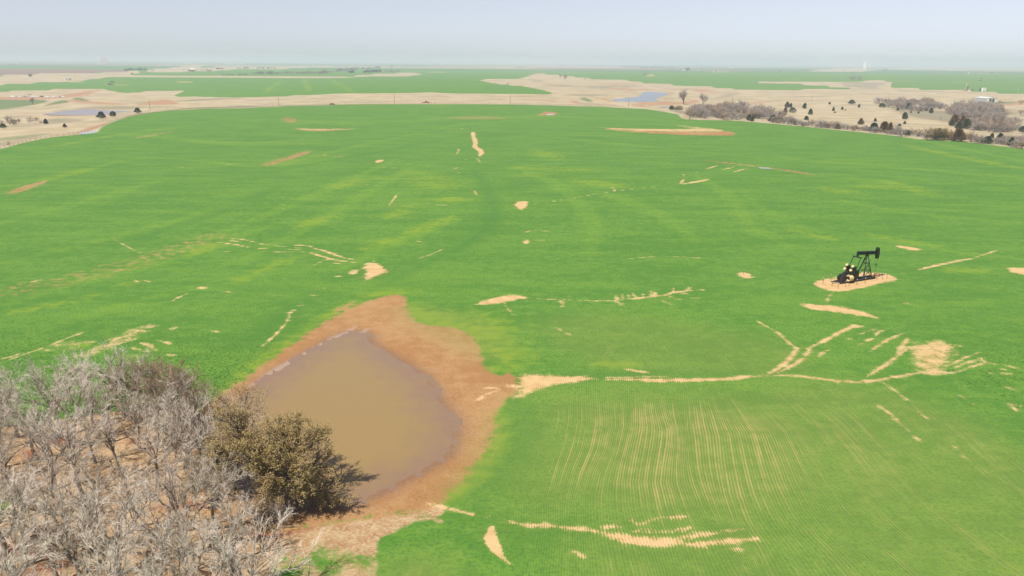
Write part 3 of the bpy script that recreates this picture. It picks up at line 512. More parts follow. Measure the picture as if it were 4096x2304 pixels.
def ground_material():
    n = NT('farmland')
    pos = n.tc.outputs['Object']
    sep = n.t.nodes.new('ShaderNodeSeparateXYZ'); n.lk(pos, sep.inputs[0]); yy = sep.outputs[1]
    a = {c: n.attr(c) for c in CH}; u = n.attr('rowu'); psd = n.attr('pondsd')
    near = n.smooth(yy, 60, 260, 1.0, 0.0)
    nf = n.noise(2.6, 4); nm = n.noise(0.55, 4); nl = n.noise(0.045, 3); nL = n.noise(0.011, 3)
    nff = n.noise(9.0, 2)
    c0 = lambda f, k: n.math('MULTIPLY', n.math('SUBTRACT', f, 0.5), k)
    # drill rows
    rows = n.math('SINE', n.math('MULTIPLY', u, 2*math.pi/0.20))
    rows = n.math('MULTIPLY', rows, n.attr('rowamp'))
    rvec = n.comb(n.math('MULTIPLY', u, 2.9), n.math('MULTIPLY', yy, 0.045))
    rvar = n.noise(1.0, 3, rvec, 0.7)
    rvec2 = n.comb(n.math('MULTIPLY', u, 0.25), n.math('MULTIPLY', yy, 0.02))
    rvar2 = n.noise(1.0, 2, rvec2)
    # wheat
    streak = n.noise(1.0, 3, n.scalev((0.012, 0.03, 1), rz=0.35))
    nt = n.noise(1.0, 4, n.scalev((0.05, 0.16, 1), rz=-0.45), 0.65)
    w = n.mix(n.smooth(n.math('ADD', nt, n.math('ADD', c0(nm, 0.9), c0(nl, 0.5))), 0.30, 0.70), (0.066, 0.162, 0.016), (0.104, 0.208, 0.023))
    w = n.mix(n.math('MULTIPLY', n.smooth(n.math('ADD', streak, c0(nt, 0.5)), 0.5, 0.75), 0.5), w, (0.125, 0.225, 0.020))
    w = n.mix(n.math('MULTIPLY', n.smooth(n.math('ADD', nf, c0(nff, 0.5)), 0.40, 0.68), 0.7), w, (0.028, 0.115, 0.018))  # dark green specks, painting in the shade between the plants
    w = n.mix(n.math('MULTIPLY', n.smooth(n.math('ADD', nff, c0(nm, 0.7)), 0.62, 0.78), n.math('MULTIPLY', near, 0.45)), w, (0.16, 0.18, 0.05))
    w = n.mix(n.smooth(n.math('ADD', a['band'], n.math('ADD', c0(nm, 1.8), c0(nt, 2.2))), -1.2, 1.4, 0, 0.40), w, (0.140, 0.245, 0.022))
    w = n.mix(n.smooth(n.math('ADD', a['dark'], n.math('ADD', c0(nm, 1.8), c0(nt, 2.2))), -1.2, 1.4, 0, 0.45), w, (0.038, 0.130, 0.017))
    # distant fields: patchwork beyond the surveyed ones
    vor = n.t.nodes.new('ShaderNodeTexVoronoi'); vor.distance = 'CHEBYCHEV'; vor.inputs['Scale'].default_value = 1.0; vor.inputs['Randomness'].default_value = 0.8
    n.lk(n.scalev((0.0007, 0.0011, 0)), vor.inputs['Vector'])
    vs_ = n.t.nodes.new('ShaderNodeSeparateColor'); n.lk(vor.outputs['Color'], vs_.inputs[0])
    far = n.smooth(yy, 3300, 3900)
    patch = n.mix(n.math('GREATER_THAN', vs_.outputs[0], 0.52), (0.040, 0.130, 0.03), n.mix(n.math('GREATER_THAN', vs_.outputs[1], 0.6), (0.26, 0.21, 0.14), (0.17, 0.12, 0.085)))
    w = n.mix(far, w, patch)
    yl = n.smooth(n.math('ADD', a['yellow'], n.math('ADD', c0(nm, 1.6), c0(nf, 0.9))), -1.2, 1.2)
    yl = n.math('MULTIPLY', yl, n.smooth(n.math('ADD', nt, c0(nm, 0.6)), 0.34, 0.60, 0.25, 1.0))
    w = n.mix(yl, w, n.mix(nm, (0.125, 0.225, 0.015), (0.165, 0.225, 0.018)))
    # pasture
    tuft = n.noise(0.35, 5, rough=0.7)
    p = n.mix(n.smooth(nl, 0.35, 0.65), (0.315, 0.250, 0.150), (0.390, 0.315, 0.205))
    p = n.mix(n.math('MULTIPLY', n.smooth(tuft, 0.5, 0.75), 0.55), p, (0.17, 0.135, 0.085))
    p = n.mix(n.math('MULTIPLY', n.smooth(n.noise(1.0, 4, n.scalev((0.012, 0.022, 1))), 0.50, 0.70), 0.7), p, (0.20, 0.17, 0.115))  # broad darker streaks put hill shading into the pasture colour
    p = n.mix(n.smooth(n.math('ADD', a['grey'], c0(tuft, 2.2)), -1, 1.2, 0, 0.8), p, (0.165, 0.145, 0.095))
    p = n.mix(n.smooth(n.math('ADD', a['lush'], c0(tuft, 1.5)), -1, 1, 0, 0.9), p, (0.085, 0.135, 0.045))
    p = n.mix(n.smooth(n.math('ADD', a['red'], n.math('ADD', c0(tuft, 1.8), c0(nl, 1.0))), -1.1, 1.1, 0, 0.95), p, n.mix(nm, (0.29, 0.145, 0.075), (0.33, 0.195, 0.12)))
    pm = n.smooth(n.math('ADD', a['pasture'], c0(nm, 1.0)), -0.8, 0.8)
    base = n.mix(pm, w, p)
    base = n.mix(n.smooth(a['plow'], -1, 1), base, n.mix(nl, (0.15, 0.088, 0.072), (0.19, 0.12, 0.095)))
    # litter under the grove, bare bank
    l1 = n.noise(0.8, 5, rough=0.65); l2 = n.noise(3.3, 5, rough=0.7)
    lit = n.mix(n.smooth(l1, 0.38, 0.62), (0.265, 0.145, 0.065), (0.345, 0.230, 0.125))
    lit = n.mix(n.math('MULTIPLY', n.smooth(l2, 0.44, 0.64), 0.8), lit, (0.40, 0.315, 0.19))
    lit = n.mix(n.math('MULTIPLY', n.smooth(n.noise(0.31, 4), 0.58, 0.70), 0.5), lit, (0.22, 0.10, 0.045))
    lit = n.mix(n.smooth(n.math('ADD', a['redlitter'], c0(l1, 2.0)), -0.9, 1.0, 0, 0.9), lit, (0.20, 0.066, 0.028))
    lm = n.smooth(n.math('ADD', a['litter'], n.math('ADD', c0(nm, 2.2), c0(nf, 1.8))), -0.5, 0.5)
    base = n.mix(lm, base, lit)
    # mud
    mcol = n.mix(n.smooth(n.math('ADD', nl, c0(nm, 0.6)), 0.35, 0.65), (0.270, 0.138, 0.052), (0.330, 0.192, 0.084))
    mcol = n.mix(n.math('MULTIPLY', n.smooth(n.noise(4.2, 4, rough=0.75), 0.50, 0.66), 0.6), mcol, (0.150, 0.066, 0.028))
    wet = n.math('MULTIPLY', n.smooth(n.math('ADD', psd, n.math('ADD', c0(nm, 3.2), c0(nl, 4.0))), -2.6, 0.8), 0.5)
    mcol = n.mix(wet, mcol, (0.165, 0.088, 0.052))
    mcol = n.mix(n.smooth(n.math('ADD', psd, c0(nf, 2.5)), -1.2, 0.3, 0, 0.5), mcol, (0.150, 0.092, 0.064))
    mm = n.smooth(n.math('ADD', a['mud'], n.math('ADD', c0(nm, 4.2), n.math('ADD', c0(nf, 5.0), n.math('MULTIPLY', rows, n.math('MULTIPLY', near, 0.55))))), -0.7, 0.7)
    base = n.mix(mm, base, mcol)
    base = n.mix(n.smooth(n.math('ADD', a['foam'], n.math('ADD', c0(nf, 2.6), c0(nff, 4.0))), -0.7, 1.2, 0, 0.55), base, (0.38, 0.30, 0.27))
    # sand with the comb of the rows
    scol = n.mix(n.smooth(nm, 0.35, 0.65), (0.425, 0.275, 0.122), (0.475, 0.330, 0.165))
    scol = n.mix(n.math('MULTIPLY', n.smooth(nff, 0.56, 0.72), 0.35), scol, (0.31, 0.19, 0.085))
    rowamp = n.math('MULTIPLY', near, 0.6)
    sm = n.smooth(n.math('ADD', a['sand'], n.math('ADD', n.math('MULTIPLY', rows, rowamp), n.math('ADD', c0(nf, 4.6), c0(nm, 5.2)))), -0.75, 1.25)
    # bare drill rows in thin stands
    ts = n.math('ADD', n.math('ADD', n.math('MULTIPLY', rows, 0.55), c0(rvar, 4.2)), n.math('ADD', c0(rvar2, 1.2), n.math('ADD', c0(nf, 1.6), c0(nm, 1.2))))
    tm = n.smooth(n.math('ADD', ts, n.math('MULTIPLY', n.math('SUBTRACT', a['thin'], 0.8), 1.0)), -0.3, 1.3)
    tm = n.math('MULTIPLY', tm, n.math('MULTIPLY', n.smooth(a['thin'], -2.5, 0.5), n.smooth(yy, 90, 220, 0.9, 0.35)))
    warm = n.math('MULTIPLY', n.smooth(a['thin'], -1.6, 1.0), n.smooth(yy, 120, 200, 0.42, 0.16))
    base = n.mix(warm, base, (0.165, 0.190, 0.042))
    base = n.mix(n.math('MULTIPLY', tm, 0.78), base, (0.36, 0.265, 0.105))
    base = n.mix(sm, base, scol)
    h = n.math('ADD', n.math('MULTIPLY', nf, 0.6), n.math('ADD', n.math('MULTIPLY', nff, 0.35), n.math('MULTIPLY', rows, n.math('MULTIPLY', near, 0.10))))
    n.bump(h, 0.55, 0.16)
    rg = n.smooth(psd, -2.5, 0.0, 0.92, 0.55)
    return n.fin(base, rg, 0, 0.25)
me.materials.append(ground_material())

# ------------------------------------------------------------------ young wheat standing in the near field
def wheat():
    r = random.Random(3)
    mb = MB()
    for k in range(16):
        a = r.uniform(0, 6.28); h = r.uniform(.05, .11); le = r.uniform(.10, .22); b0 = Vector((r.uniform(-.13, .13), r.uniform(-.10, .10), 0)); d = Vector((math.cos(a), math.sin(a), 0)); sd_ = Vector((-d.y, d.x, 0))*.016
        m_ = b0+d*le*.5+Vector((0, 0, h*.8)); mb.add([b0-sd_, b0+sd_, m_+sd_, m_-sd_, b0+d*le+Vector((0, 0, h))], [(0, 1, 2, 3), (3, 2, 4)])
    n = NT('wheat_blades')
    at_ = n.t.nodes.new('ShaderNodeAttribute'); at_.attribute_type = 'INSTANCER'; at_.attribute_name = 'tint'
    oi = n.t.nodes.new('ShaderNodeObjectInfo')
    c = n.mix(oi.outputs['Random'], (0.070, 0.190, 0.018), (0.122, 0.255, 0.029))
    c = n.mix(at_.outputs['Fac'], c, (0.26, 0.29, 0.055))
    me_ = mb.mesh('wheat_tuft', n.fin(c, 0.6, 0, 0.3))
    tuft = bpy.data.objects.new('wheat_tuft', me_)
    y = V[:, 1]; fr = np.abs(V[:, 0]) < 0.70*y+4
    dx = 1.52*(y+12)/NU; dy = y*y*(1/42.0)/NR; dens = 1/(dx*dy)
    want = np.interp(y, [48, 80, 100, 135, 136], [11, 10, 8.0, 6.0, 0.0])
    veg = (A['sand'] < -0.9) & (A['mud'] < -0.7) & (A['litter'] < -0.6) & (A['pasture'] < -1) & (y > 48) & (y < 165) & fr
    pr = want/dens*np.clip(-.4-.4*(A['thin']+.6), 0, 1.0)*np.where(A['yellow'] > 0, .7, 1)
    pick = np.nonzero(veg & (rng.random(len(V)) < pr))[0]
    px_ = V[pick, 0]+(rng.random(len(pick))-.5)*dx[pick]; py_ = V[pick, 1]+(rng.random(len(pick))-.5)*dy[pick]
    sp = 0.20; u_ = row_u(px_, py_); near_rows = (u_ > GV[0]) & (py_ < 120)
    px_ = np.where(near_rows, px_-((u_/sp-.25+.5) % 1.0-.5)*sp*.75, px_)
    tint = np.clip((A['yellow'][pick]+1.5)/3, 0, 1)*.8+np.clip((A['thin'][pick]+1.5)/3, 0, 1)*.45
    pm_ = bpy.data.meshes.new('wheat'); pm_.vertices.add(len(pick))
    pm_.vertices.foreach_set('co', np.stack([px_, py_, Z[pick]-.01], 1).astype(np.float32).ravel())
    pm_.attributes.new('tint', 'FLOAT', 'POINT').data.foreach_set('value', np.clip(tint, 0, 1).astype(np.float32))
    pm_.attributes.new('spin', 'FLOAT', 'POINT').data.foreach_set('value', (rng.random(len(pick))*6.28).astype(np.float32))
    pm_.attributes.new('size', 'FLOAT', 'POINT').data.foreach_set('value', (rng.uniform(.7, 1.25, len(pick))*(1-.85*sstep(75, 133, py_))).astype(np.float32))
    o = put(bpy.data.objects.new('wheat', pm_)); tag(o, kind='stuff')
    g = bpy.data.node_groups.new('wheat_stand', 'GeometryNodeTree'); g.interface.new_socket('Geometry', in_out='INPUT', socket_type='NodeSocketGeometry'); g.interface.new_socket('Geometry', in_out='OUTPUT', socket_type='NodeSocketGeometry')
    N_ = g.nodes; gi = N_.new('NodeGroupInput'); go = N_.new('NodeGroupOutput'); ip = N_.new('GeometryNodeInstanceOnPoints'); ob = N_.new('GeometryNodeObjectInfo'); ob.inputs['Object'].default_value = tuft
    def na(nm_): q = N_.new('GeometryNodeInputNamedAttribute'); q.data_type = 'FLOAT'; q.inputs['Name'].default_value = nm_; return q.outputs[0]
    cx = N_.new('ShaderNodeCombineXYZ'); g.links.new(na('spin'), cx.inputs[2]); er = N_.new('FunctionNodeEulerToRotation'); g.links.new(cx.outputs[0], er.inputs[0])
    g.links.new(gi.outputs[0], ip.inputs['Points']); g.links.new(ob.outputs['Geometry'], ip.inputs['Instance']); g.links.new(er.outputs[0], ip.inputs['Rotation']); g.links.new(na('size'), ip.inputs['Scale']); g.links.new(ip.outputs[0], go.inputs[0])
    md = o.modifiers.new('wheat_stand', 'NODES'); md.node_group = g
    print('wheat tufts', len(pick))
wheat()

# ------------------------------------------------------------------ water
def water_mat(name, deep, shallow, rough, ripple, spec=0.5, sd_range=(-0.5, 5.5)):
    n = NT(name); sd = n.attr('sd')
    nm = n.noise(0.5, 4); nf = n.noise(2.2, 4)
    f = n.smooth(n.math('ADD', sd, n.math('ADD', n.math('MULTIPLY', n.math('SUBTRACT', nm, .5), 7.5), n.math('MULTIPLY', n.math('SUBTRACT', nf, .5), 2.0))), *sd_range)
    c = n.mix(f, shallow, deep)
    sp = n.math('MULTIPLY', n.smooth(n.noise(4.5, 4, rough=0.75), 0.56, 0.68), n.smooth(sd, 1, 8, 0.4, 0.05))
    c = n.mix(sp, c, tuple(x*0.5 for x in shallow))
    n.bump(n.noise(1.0, 2, n.scalev((1.3, 4.0, 1), rz=0.3)), ripple, 0.05)
    return n.fin(c, rough, 0, spec)
def pond(name, key, mat, step, ):
    P = POND_P[key]; lo, hi = P.min(0), P.max(0)
    nx, ny = int((hi[0]-lo[0])/step)+3, int((hi[1]-lo[1])/step)+3
    gx, gy = np.meshgrid(lo[0]-step+np.arange(nx)*step, lo[1]-step+np.arange(ny)*step)
    G = np.stack([gx.ravel(), gy.ravel()], 1); d = sd_poly(G, P)
    if key != 'main':   # draw rim vertices onto the shoreline
        me_ = bpy.data.meshes.new(name)
        n = len(P); c = P.mean(0)
        me_.from_pydata([(p[0], p[1], POND_Z[key]) for p in P], [], [tuple(range(n))]); me_.update()
        if me_.polygons[0].normal.z < 0: me_.flip_normals()
        sdv = np.full(n, 0.5, np.float32)
    else:
        keep = d > -2.0*step
        I = np.arange(len(G)).reshape(ny, nx)
        q = np.stack([I[:-1, :-1], I[:-1, 1:], I[1:, 1:], I[1:, :-1]], -1).reshape(-1, 4)
        q = q[keep[q].all(1)]; used, inv = np.unique(q, return_inverse=True)
        me_ = bpy.data.meshes.new(name)
        me_.from_pydata([(x, y, POND_Z[key]) for x, y in G[used]], [], inv.reshape(-1, 4).tolist()); me_.update()
        sdv = d[used].astype(np.float32)
    me_.attributes.new('sd', 'FLOAT', 'POINT').data.foreach_set('value', sdv)
    me_.materials.append(mat)
    return tag(put(bpy.data.objects.new(name, me_)), kind='structure')
W_MAIN = water_mat('silty_water', (0.240, 0.160, 0.062), (0.205, 0.128, 0.082), 0.18, 0.16, 0.45, (-1.2, 6.5))
W_GREY = water_mat('pond_water', (0.045, 0.06, 0.085), (0.045, 0.06, 0.085), 0.16, 0.25, 0.5)
W_PALE = water_mat('pale_pond_water', (0.21, 0.17, 0.17), (0.21, 0.17, 0.17), 0.25, 0.2, 0.5)
W_SKY = water_mat('rain_pool_water', (0.30, 0.31, 0.32), (0.30, 0.31, 0.32), 0.12, 0.1, 0.5)
pond('muddy_pond_water', 'main', W_MAIN, 0.6)
pond('stock_pond_water', 'stock', W_GREY, 4); pond('west_pond_water', 'west', W_PALE, 4); pond('corner_pool_water', 'corner', W_SKY, 2)
pond('field_pool_water', 'field', W_SKY, 2); pond('seep_water', 'seep', W_PALE, 2); pond('gully_pool_water', 'tiny', W_GREY, 2); pond('terrace_pool_water', 'terrace', W_SKY, 2)
# ------------------------------------------------------------------ plants
M = {}
M['bark'] = simple('grey_bark', (0.26, 0.215, 0.175), (0.15, 0.115, 0.09), 2.5, 0.9)
M['twig'] = simple('grey_twigs', (0.62, 0.545, 0.46), (0.43, 0.37, 0.30), 0.6, 0.9, island=0.5)
M['twig_brown'] = simple('brown_twigs', (0.36, 0.265, 0.185), (0.23, 0.16, 0.105), 0.6, 0.9, island=0.5)
M['twig_mauve'] = simple('mauve_twigs', (0.34, 0.285, 0.255), (0.22, 0.18, 0.16), 0.5, 0.9, island=0.5)
M['bark_dark'] = simple('dark_bark', (0.13, 0.098, 0.072), (0.075, 0.055, 0.04), 2.5, 0.9)
M['olive'] = simple('olive_leaves', (0.29, 0.210, 0.070), (0.185, 0.130, 0.045), 0.5, 0.7, island=0.6)
M['bud'] = simple('rusty_buds', (0.22, 0.13, 0.06), (0.14, 0.085, 0.04), 0.5, 0.8, island=0.6)
M['cedar'] = simple('cedar_needles', (0.11, 0.145, 0.062), (0.055, 0.080, 0.036), 0.8, 0.85, island=0.6)
M['cedar_olive'] = simple('olive_cedar_needles', (0.18, 0.165, 0.066), (0.09, 0.09, 0.04), 0.8, 0.85, island=0.6)
M['cedar_rust'] = simple('rusty_cedar_needles', (0.33, 0.175, 0.09), (0.17, 0.105, 0.056), 0.8, 0.85, island=0.6)
M['sage'] = simple('sage_leaves', (0.24, 0.25, 0.17), (0.15, 0.16, 0.11), 0.8, 0.85, island=0.6)
M['deadwood'] = simple('dead_wood', (0.36, 0.27, 0.19), (0.20, 0.13, 0.085), 3, 0.9, bump=0.4)

class Tree:
    """bare tree grown by repeated forking; all sizes in metres"""
    def __init__(self, seed, h=8.0, trunk=0.28, limbs=5, spread=0.75, counts=(6, 7, 7), r0=0.20, twig_r=0.011, leaf=0, leaf_s=0.09, gnarl=0.22, base_forks=1, up=0.25):
        self.r = random.Random(seed); self.wood = MB(); self.twigs = MB(); self.leaves = MB()
        self.p = dict(h=h, counts=counts, twig_r=twig_r, leaf=leaf, leaf_s=leaf_s, gnarl=gnarl, up=up, spread=spread)
        r = self.r
        for b in range(base_forks):
            off = Vector((r.uniform(-.3, .3), r.uniform(-.3, .3), -0.15))*(0 if base_forks == 1 else 1)
            d = Vector((r.uniform(-.12, .12), r.uniform(-.12, .12), 1))
            if base_forks > 1:
                a = 2*math.pi*b/base_forks+r.uniform(-.4, .4); d = Vector((math.cos(a)*.5*spread, math.sin(a)*.5*spread, 1))
            pts, rads = self.path(off+Vector((0, 0, -0.15)), d.normalized(), h*trunk, r0, r0*.72, 4, .10)
            rads[0] *= 1.45
            self.wood.tube(pts, rads, 7)
            tip, td = pts[-1], (pts[-1]-pts[-2]).normalized()
            for k in range(limbs):
                a = 2*math.pi*(k+r.uniform(-.25, .25))/limbs
                ang = spread*r.uniform(.45, 1.15) if k else spread*.15
                self.grow(tip-td*(0.1*h*trunk*r.random()), self.tilt(td, ang, a), h*(1-trunk)*r.uniform(.55, .72), r0*.55*r.uniform(.8, 1.1), 1)
    def tilt(self, d, ang, a):
        u = d.orthogonal().normalized(); w = d.cross(u)
        return (d*math.cos(ang)+(u*math.cos(a)+w*math.sin(a))*math.sin(ang)).normalized()
    def path(self, p, d, L, ra, rb, n, g):
        r = self.r; pts = [p.copy()]; rads = [ra]
        for i in range(n):
            d = (d+Vector((r.gauss(0, g), r.gauss(0, g), r.gauss(0, g)+self.p['up']*.25))).normalized()
            p = p+d*(L/n); pts.append(p.copy()); rads.append(ra+(rb-ra)*(i+1)/n)
        return pts, rads
    def grow(self, p, d, L, rad, lev):
        r = self.r; C = self.p['counts']; tr = self.p['twig_r']
        if lev > len(C):   # twig: a thin tapering spike
            q = p+d*L; u = d.orthogonal().normalized(); w = d.cross(u)
            mid = p+d*(L*.5)+u*r.gauss(0, L*.08)+w*r.gauss(0, L*.08)
            V = [p+(u*math.cos(a)+w*math.sin(a))*tr for a in (0, 2.09, 4.19)]+[mid+(u*math.cos(a)+w*math.sin(a))*tr*.7 for a in (0, 2.09, 4.19)]+[q]
            self.twigs.add(V, [(0, 1, 4, 3), (1, 2, 5, 4), (2, 0, 3, 5), (3, 4, 6), (4, 5, 6), (5, 3, 6)])
            for _ in range(self.p['leaf']): self.leafq(p+d*(L*r.uniform(.1, 1.05)))
            return
        n = 4 if lev == 1 else 3 if lev == 2 else 2
        rb = max(rad*.38, tr)
        pts, rads = self.path(p, d, L, max(rad, tr), rb, n, self.p['gnarl'])
        (self.wood if lev <= 2 else self.twigs).tube(pts, rads, 5 if lev == 1 else 4 if lev == 2 else 3, cap=False)
        k = C[lev-1]
        for i in range(k):
            t = .22+.78*(i+r.random())/k; s = min(int(t*n), n-1); f = t*n-s
            b = pts[s].lerp(pts[s+1], min(f, 1)); dd = (pts[s+1]-pts[s]).normalized()
            self.grow(b, self.tilt(dd, r.uniform(.32, .85), r.uniform(0, 6.28)), L*r.uniform(.40, .60)*(1.18-.36*t), rad*(1-.6*t)*.55, lev+1)
    def leafq(self, p):
        r = self.r; s = self.p['leaf_s']*r.uniform(.7, 1.4)
        a = Vector((r.gauss(0, 1), r.gauss(0, 1), r.gauss(0, .7))).normalized(); b = a.orthogonal().normalized(); c = p+Vector((r.gauss(0, s), r.gauss(0, s), r.gauss(0, s)))
        self.leaves.add([c-a*s, c+b*s*.5, c+a*s, c-b*s*.5], [(0, 1, 2, 3)])
def tree_proto(name, T, wood, twig, leafm=None):
    root = bpy.data.objects.new(name, None)
    parts = [('trunk', T.wood, wood), ('crown', T.twigs, twig)]
    if T.leaves.n: parts.append(('foliage', T.leaves, leafm))
    return name, [(nm, mb.mesh(nm, mt)) for nm, mb, mt in parts]
def plant(proto, label, cat, loc, rz, s, group=None):
    nm, parts = proto
    root = thing(nm, label, cat, loc, rz, group, s)
    for n_, me_ in parts: put(bpy.data.objects.new(n_, me_), root)
    return root

GROVE = [tree_proto('bare_tree', Tree(10+i, 8.2, trunk=t, limbs=l, spread=sp, counts=c, r0=.17, twig_r=.0078, gnarl=.18), M['bark'], M['twig'])
         for i, (t, l, sp, c) in enumerate([(.36, 5, .62, (6, 7, 7)), (.32, 5, .78, (6, 7, 7)), (.42, 5, .60, (6, 7, 7)), (.28, 5, .85, (6, 7, 7)), (.38, 5, .72, (6, 7, 7))])]
BROWN = [tree_proto('bare_tree', Tree(40+i, 8.6, trunk=.2, limbs=6, spread=.85, counts=(7, 8, 8), r0=.18, twig_r=.012, leaf=1, leaf_s=.05), M['bark_dark'], M['twig_brown'], M['bud']) for i in range(2)]
GIANT = [tree_proto('bare_tree', Tree(50, 10.5, trunk=.33, limbs=5, spread=1.0, counts=(8, 7, 8), r0=.30, twig_r=.0125, gnarl=.3), M['bark'], M['twig'])]
OAK = tree_proto('oak_tree', Tree(64, 8.8, trunk=.16, limbs=14, spread=1.2, counts=(8, 8, 7), r0=.36, twig_r=.012, leaf=7, leaf_s=.052, gnarl=.2, up=.12), M['bark_dark'], M['twig_brown'], M['olive'])
LEAN = tree_proto('oak_tree', Tree(66, 7.0, trunk=.32, limbs=5, spread=.8, counts=(6, 7, 7), r0=.16, twig_r=.012, leaf=3, leaf_s=.08, gnarl=.3), M['bark_dark'], M['twig'], M['olive'])
SHRUB = [tree_proto('bare_shrub', Tree(70+i, 5.0, trunk=.12, limbs=4, spread=.95, counts=(6, 6, 6), r0=.09, twig_r=.020, base_forks=3, up=.2), M['bark_dark'], M[mt]) for i, mt in enumerate(('twig_mauve', 'twig_mauve', 'twig_brown'))]
WIDE = [tree_proto('bare_tree', Tree(80+i, 7.0, trunk=.2, limbs=6, spread=1.0, counts=(7, 7, 6), r0=.2, twig_r=.022), M['bark_dark'], M[mt]) for i, mt in enumerate(('twig_mauve', 'twig_brown'))]
COTTON = [tree_proto('bare_tree', Tree(90+i, 15.0, trunk=.22, limbs=4, spread=.55, counts=(6, 6, 6), r0=.42, twig_r=.035, base_forks=3, gnarl=.16), M['bark'], M['twig_mauve']) for i in range(2)]
BUDDED = tree_proto('budding_shrub', Tree(95, 5.5, trunk=.10, limbs=5, spread=1.0, counts=(6, 6, 6), r0=.1, twig_r=.02, leaf=2, leaf_s=.10, base_forks=4, up=.2), M['bark_dark'], M['twig_brown'], M['olive'])

def cedar_proto(seed, mat, h=5.0, w=3.4, shape=0.75, n=1500, rag=0.25, skirt=0.06):
    r = random.Random(seed); tr = MB().tube([(0, 0, -.1), (0, 0, h*.5), (0, 0, h*.93)], [h*.03, h*.02, .02], 6); cr = MB()
    lobes = [(r.uniform(0, 6.28), r.uniform(.15, .9), r.uniform(-rag, rag)) for _ in range(14)]
    for i in range(n):
        t = r.random()**.75; z = h*(skirt+(1-skirt)*t)
        R = w/2*((1-t)**shape)*(0.35+0.65*min(1, (t+.02)/.16))
        a = r.uniform(0, 6.28)
        for la, lt, ls in lobes:
            da = math.atan2(math.sin(a-la), math.cos(a-la)); R *= 1+ls*math.exp(-(da/.55)**2-((t-lt)/.13)**2)
        rr = R*math.sqrt(r.uniform(.30, 1.08))
        c = Vector((math.cos(a)*rr, math.sin(a)*rr, z+r.gauss(0, h*.012)))
        out = Vector((math.cos(a), math.sin(a), r.uniform(.2, 1.1))).normalized(); s = h*.052*r.uniform(.6, 1.35)
        u = out.orthogonal().normalized(); u = Matrix.Rotation(r.uniform(0, 6.28), 3, out) @ u; v = out.cross(u)
        cr.add([c-out*s*.8, c+u*s*.55, c+out*s*1.3, c-u*s*.55, c+v*s*.55, c-v*s*.55], [(0, 1, 2, 3), (0, 4, 2, 5)])
    return 'cedar_tree', [('trunk', tr.mesh('trunk', M['bark_dark'])), ('crown', cr.mesh('crown', mat))]
CED = {'green': [cedar_proto(200, M['cedar'], 5, 3.6, .5, rag=.4), cedar_proto(201, M['cedar'], 5, 4.2, .5, rag=.35), cedar_proto(202, M['cedar'], 5, 3.2, .62, rag=.35)],
       'round': [cedar_proto(205, M['cedar'], 4.5, 4.6, .36, rag=.3, skirt=.14), cedar_proto(206, M['cedar'], 4.5, 5.0, .4, rag=.4, skirt=.18)],
       'olive': [cedar_proto(210, M['cedar_olive'], 5, 4.4, .5, rag=.4), cedar_proto(211, M['cedar_olive'], 5, 3.6, .65, rag=.35)],
       'rust': [cedar_proto(220, M['cedar_rust'], 5, 4.8, .5, rag=.45), cedar_proto(221, M['cedar_rust'], 5, 3.6, .65, rag=.4)],
       'sage': [cedar_proto(230, M['sage'], 3.5, 5.0, .35, rag=.35)]}
CED_H = {'green': 5, 'round': 4.5, 'olive': 5, 'rust': 5, 'sage': 3.5}

R_ = random.Random(5)
def grove_z(x, y): return float(zfun(x, y))
# --- the grove by the pond
gp = gpts(('D', [(-120, 1075), (60, 1060), (200, 1035), (330, 1040), (430, 1060), (515, 1110), (520, 1200), (540, 1285), (590, 1390), (640, 1480), (600, 1700), (-160, 1700)]))
lo, hi = gp.min(0), gp.max(0)
spots = []
for (x, y) in [(85, 1425), (750, 1445), (590, 1285), (440, 1335), (880, 1135), (660, 1045), (350, 1065), (60, 495), (320, 485), (470, 625), (240, 705), (610, 725), (790, 825), (1130, 705)]:
    spots.append(at('G6', x, y)[:2])
tries = 0
while tries < 9000 and len(spots) < 150:
    tries += 1
    p = np.array([R_.uniform(lo[0], hi[0]), R_.uniform(lo[1], hi[1])])
    if sd_poly(p[None], gp)[0] < 0: continue
    if any((p[0]-q[0])**2+(p[1]-q[1])**2 < 3.15**2 for q in spots): continue
    spots.append(p)
WHEAT_SIDE = at('D', 150, 1120)[1]; BANK_SIDE = at('D', 470, 1440)[0]
for i, p in enumerate(spots):
    x, y = float(p[0]), float(p[1])
    if i < 2:
        plant(GIANT[0], ('tall pale-limbed bare tree with wide crooked limbs at the grove edge', 'tall bare tree with one straight dark trunk among smaller grove trees')[i], 'tree', (x, y, grove_z(x, y)), R_.uniform(0, 6.28), (0.92, 0.86)[i]); continue
    s = R_.uniform(.82, 1.18)
    dp = sd_poly(p[None], POND_P['main'])[0]
    lb, gr = (('bare grey tree on the grove side that faces the pond', 'pond-side trees of the grove') if dp > -9 else ('bare grey tree on the grove side that meets the wheat', 'wheat-side trees of the grove') if y > WHEAT_SIDE else
              ('bare grey tree by the open sandy bank of the grove', 'bank-side trees of the grove') if x > BANK_SIDE else ('leafless grey twiggy tree deep inside the dense grove', 'inner trees of the grove'))
    plant(GROVE[i % 5], lb, 'tree', (x, y, grove_z(x, y)), R_.uniform(0, 6.28), s, gr)
for k, (x, y, s) in enumerate([(395, 1068, 1.08), (455, 1085, 1.0), (350, 1055, .95), (505, 1135, .95), (470, 1170, .85)]):
    p = at('D', x, y); plant(BROWN[k % 2], 'brownish budding bare tree at the pond-side corner of the grove', 'tree', p, k*1.3, s, 'brown budding trees at the grove corner')
p = at('D', 676, 1255); plant(OAK, 'wide round olive-brown oak standing in the pond edge and shading the water', 'tree', (p[0], p[1], -0.25), 0.6, (1.24, 1.24, 1.34))
p = at('G7', 312, 868); plant(LEAN, 'thin olive-tinged tree with twin trunks rising from the flooded edge', 'tree', (p[0], p[1], -0.2), 2.0, 1.0)
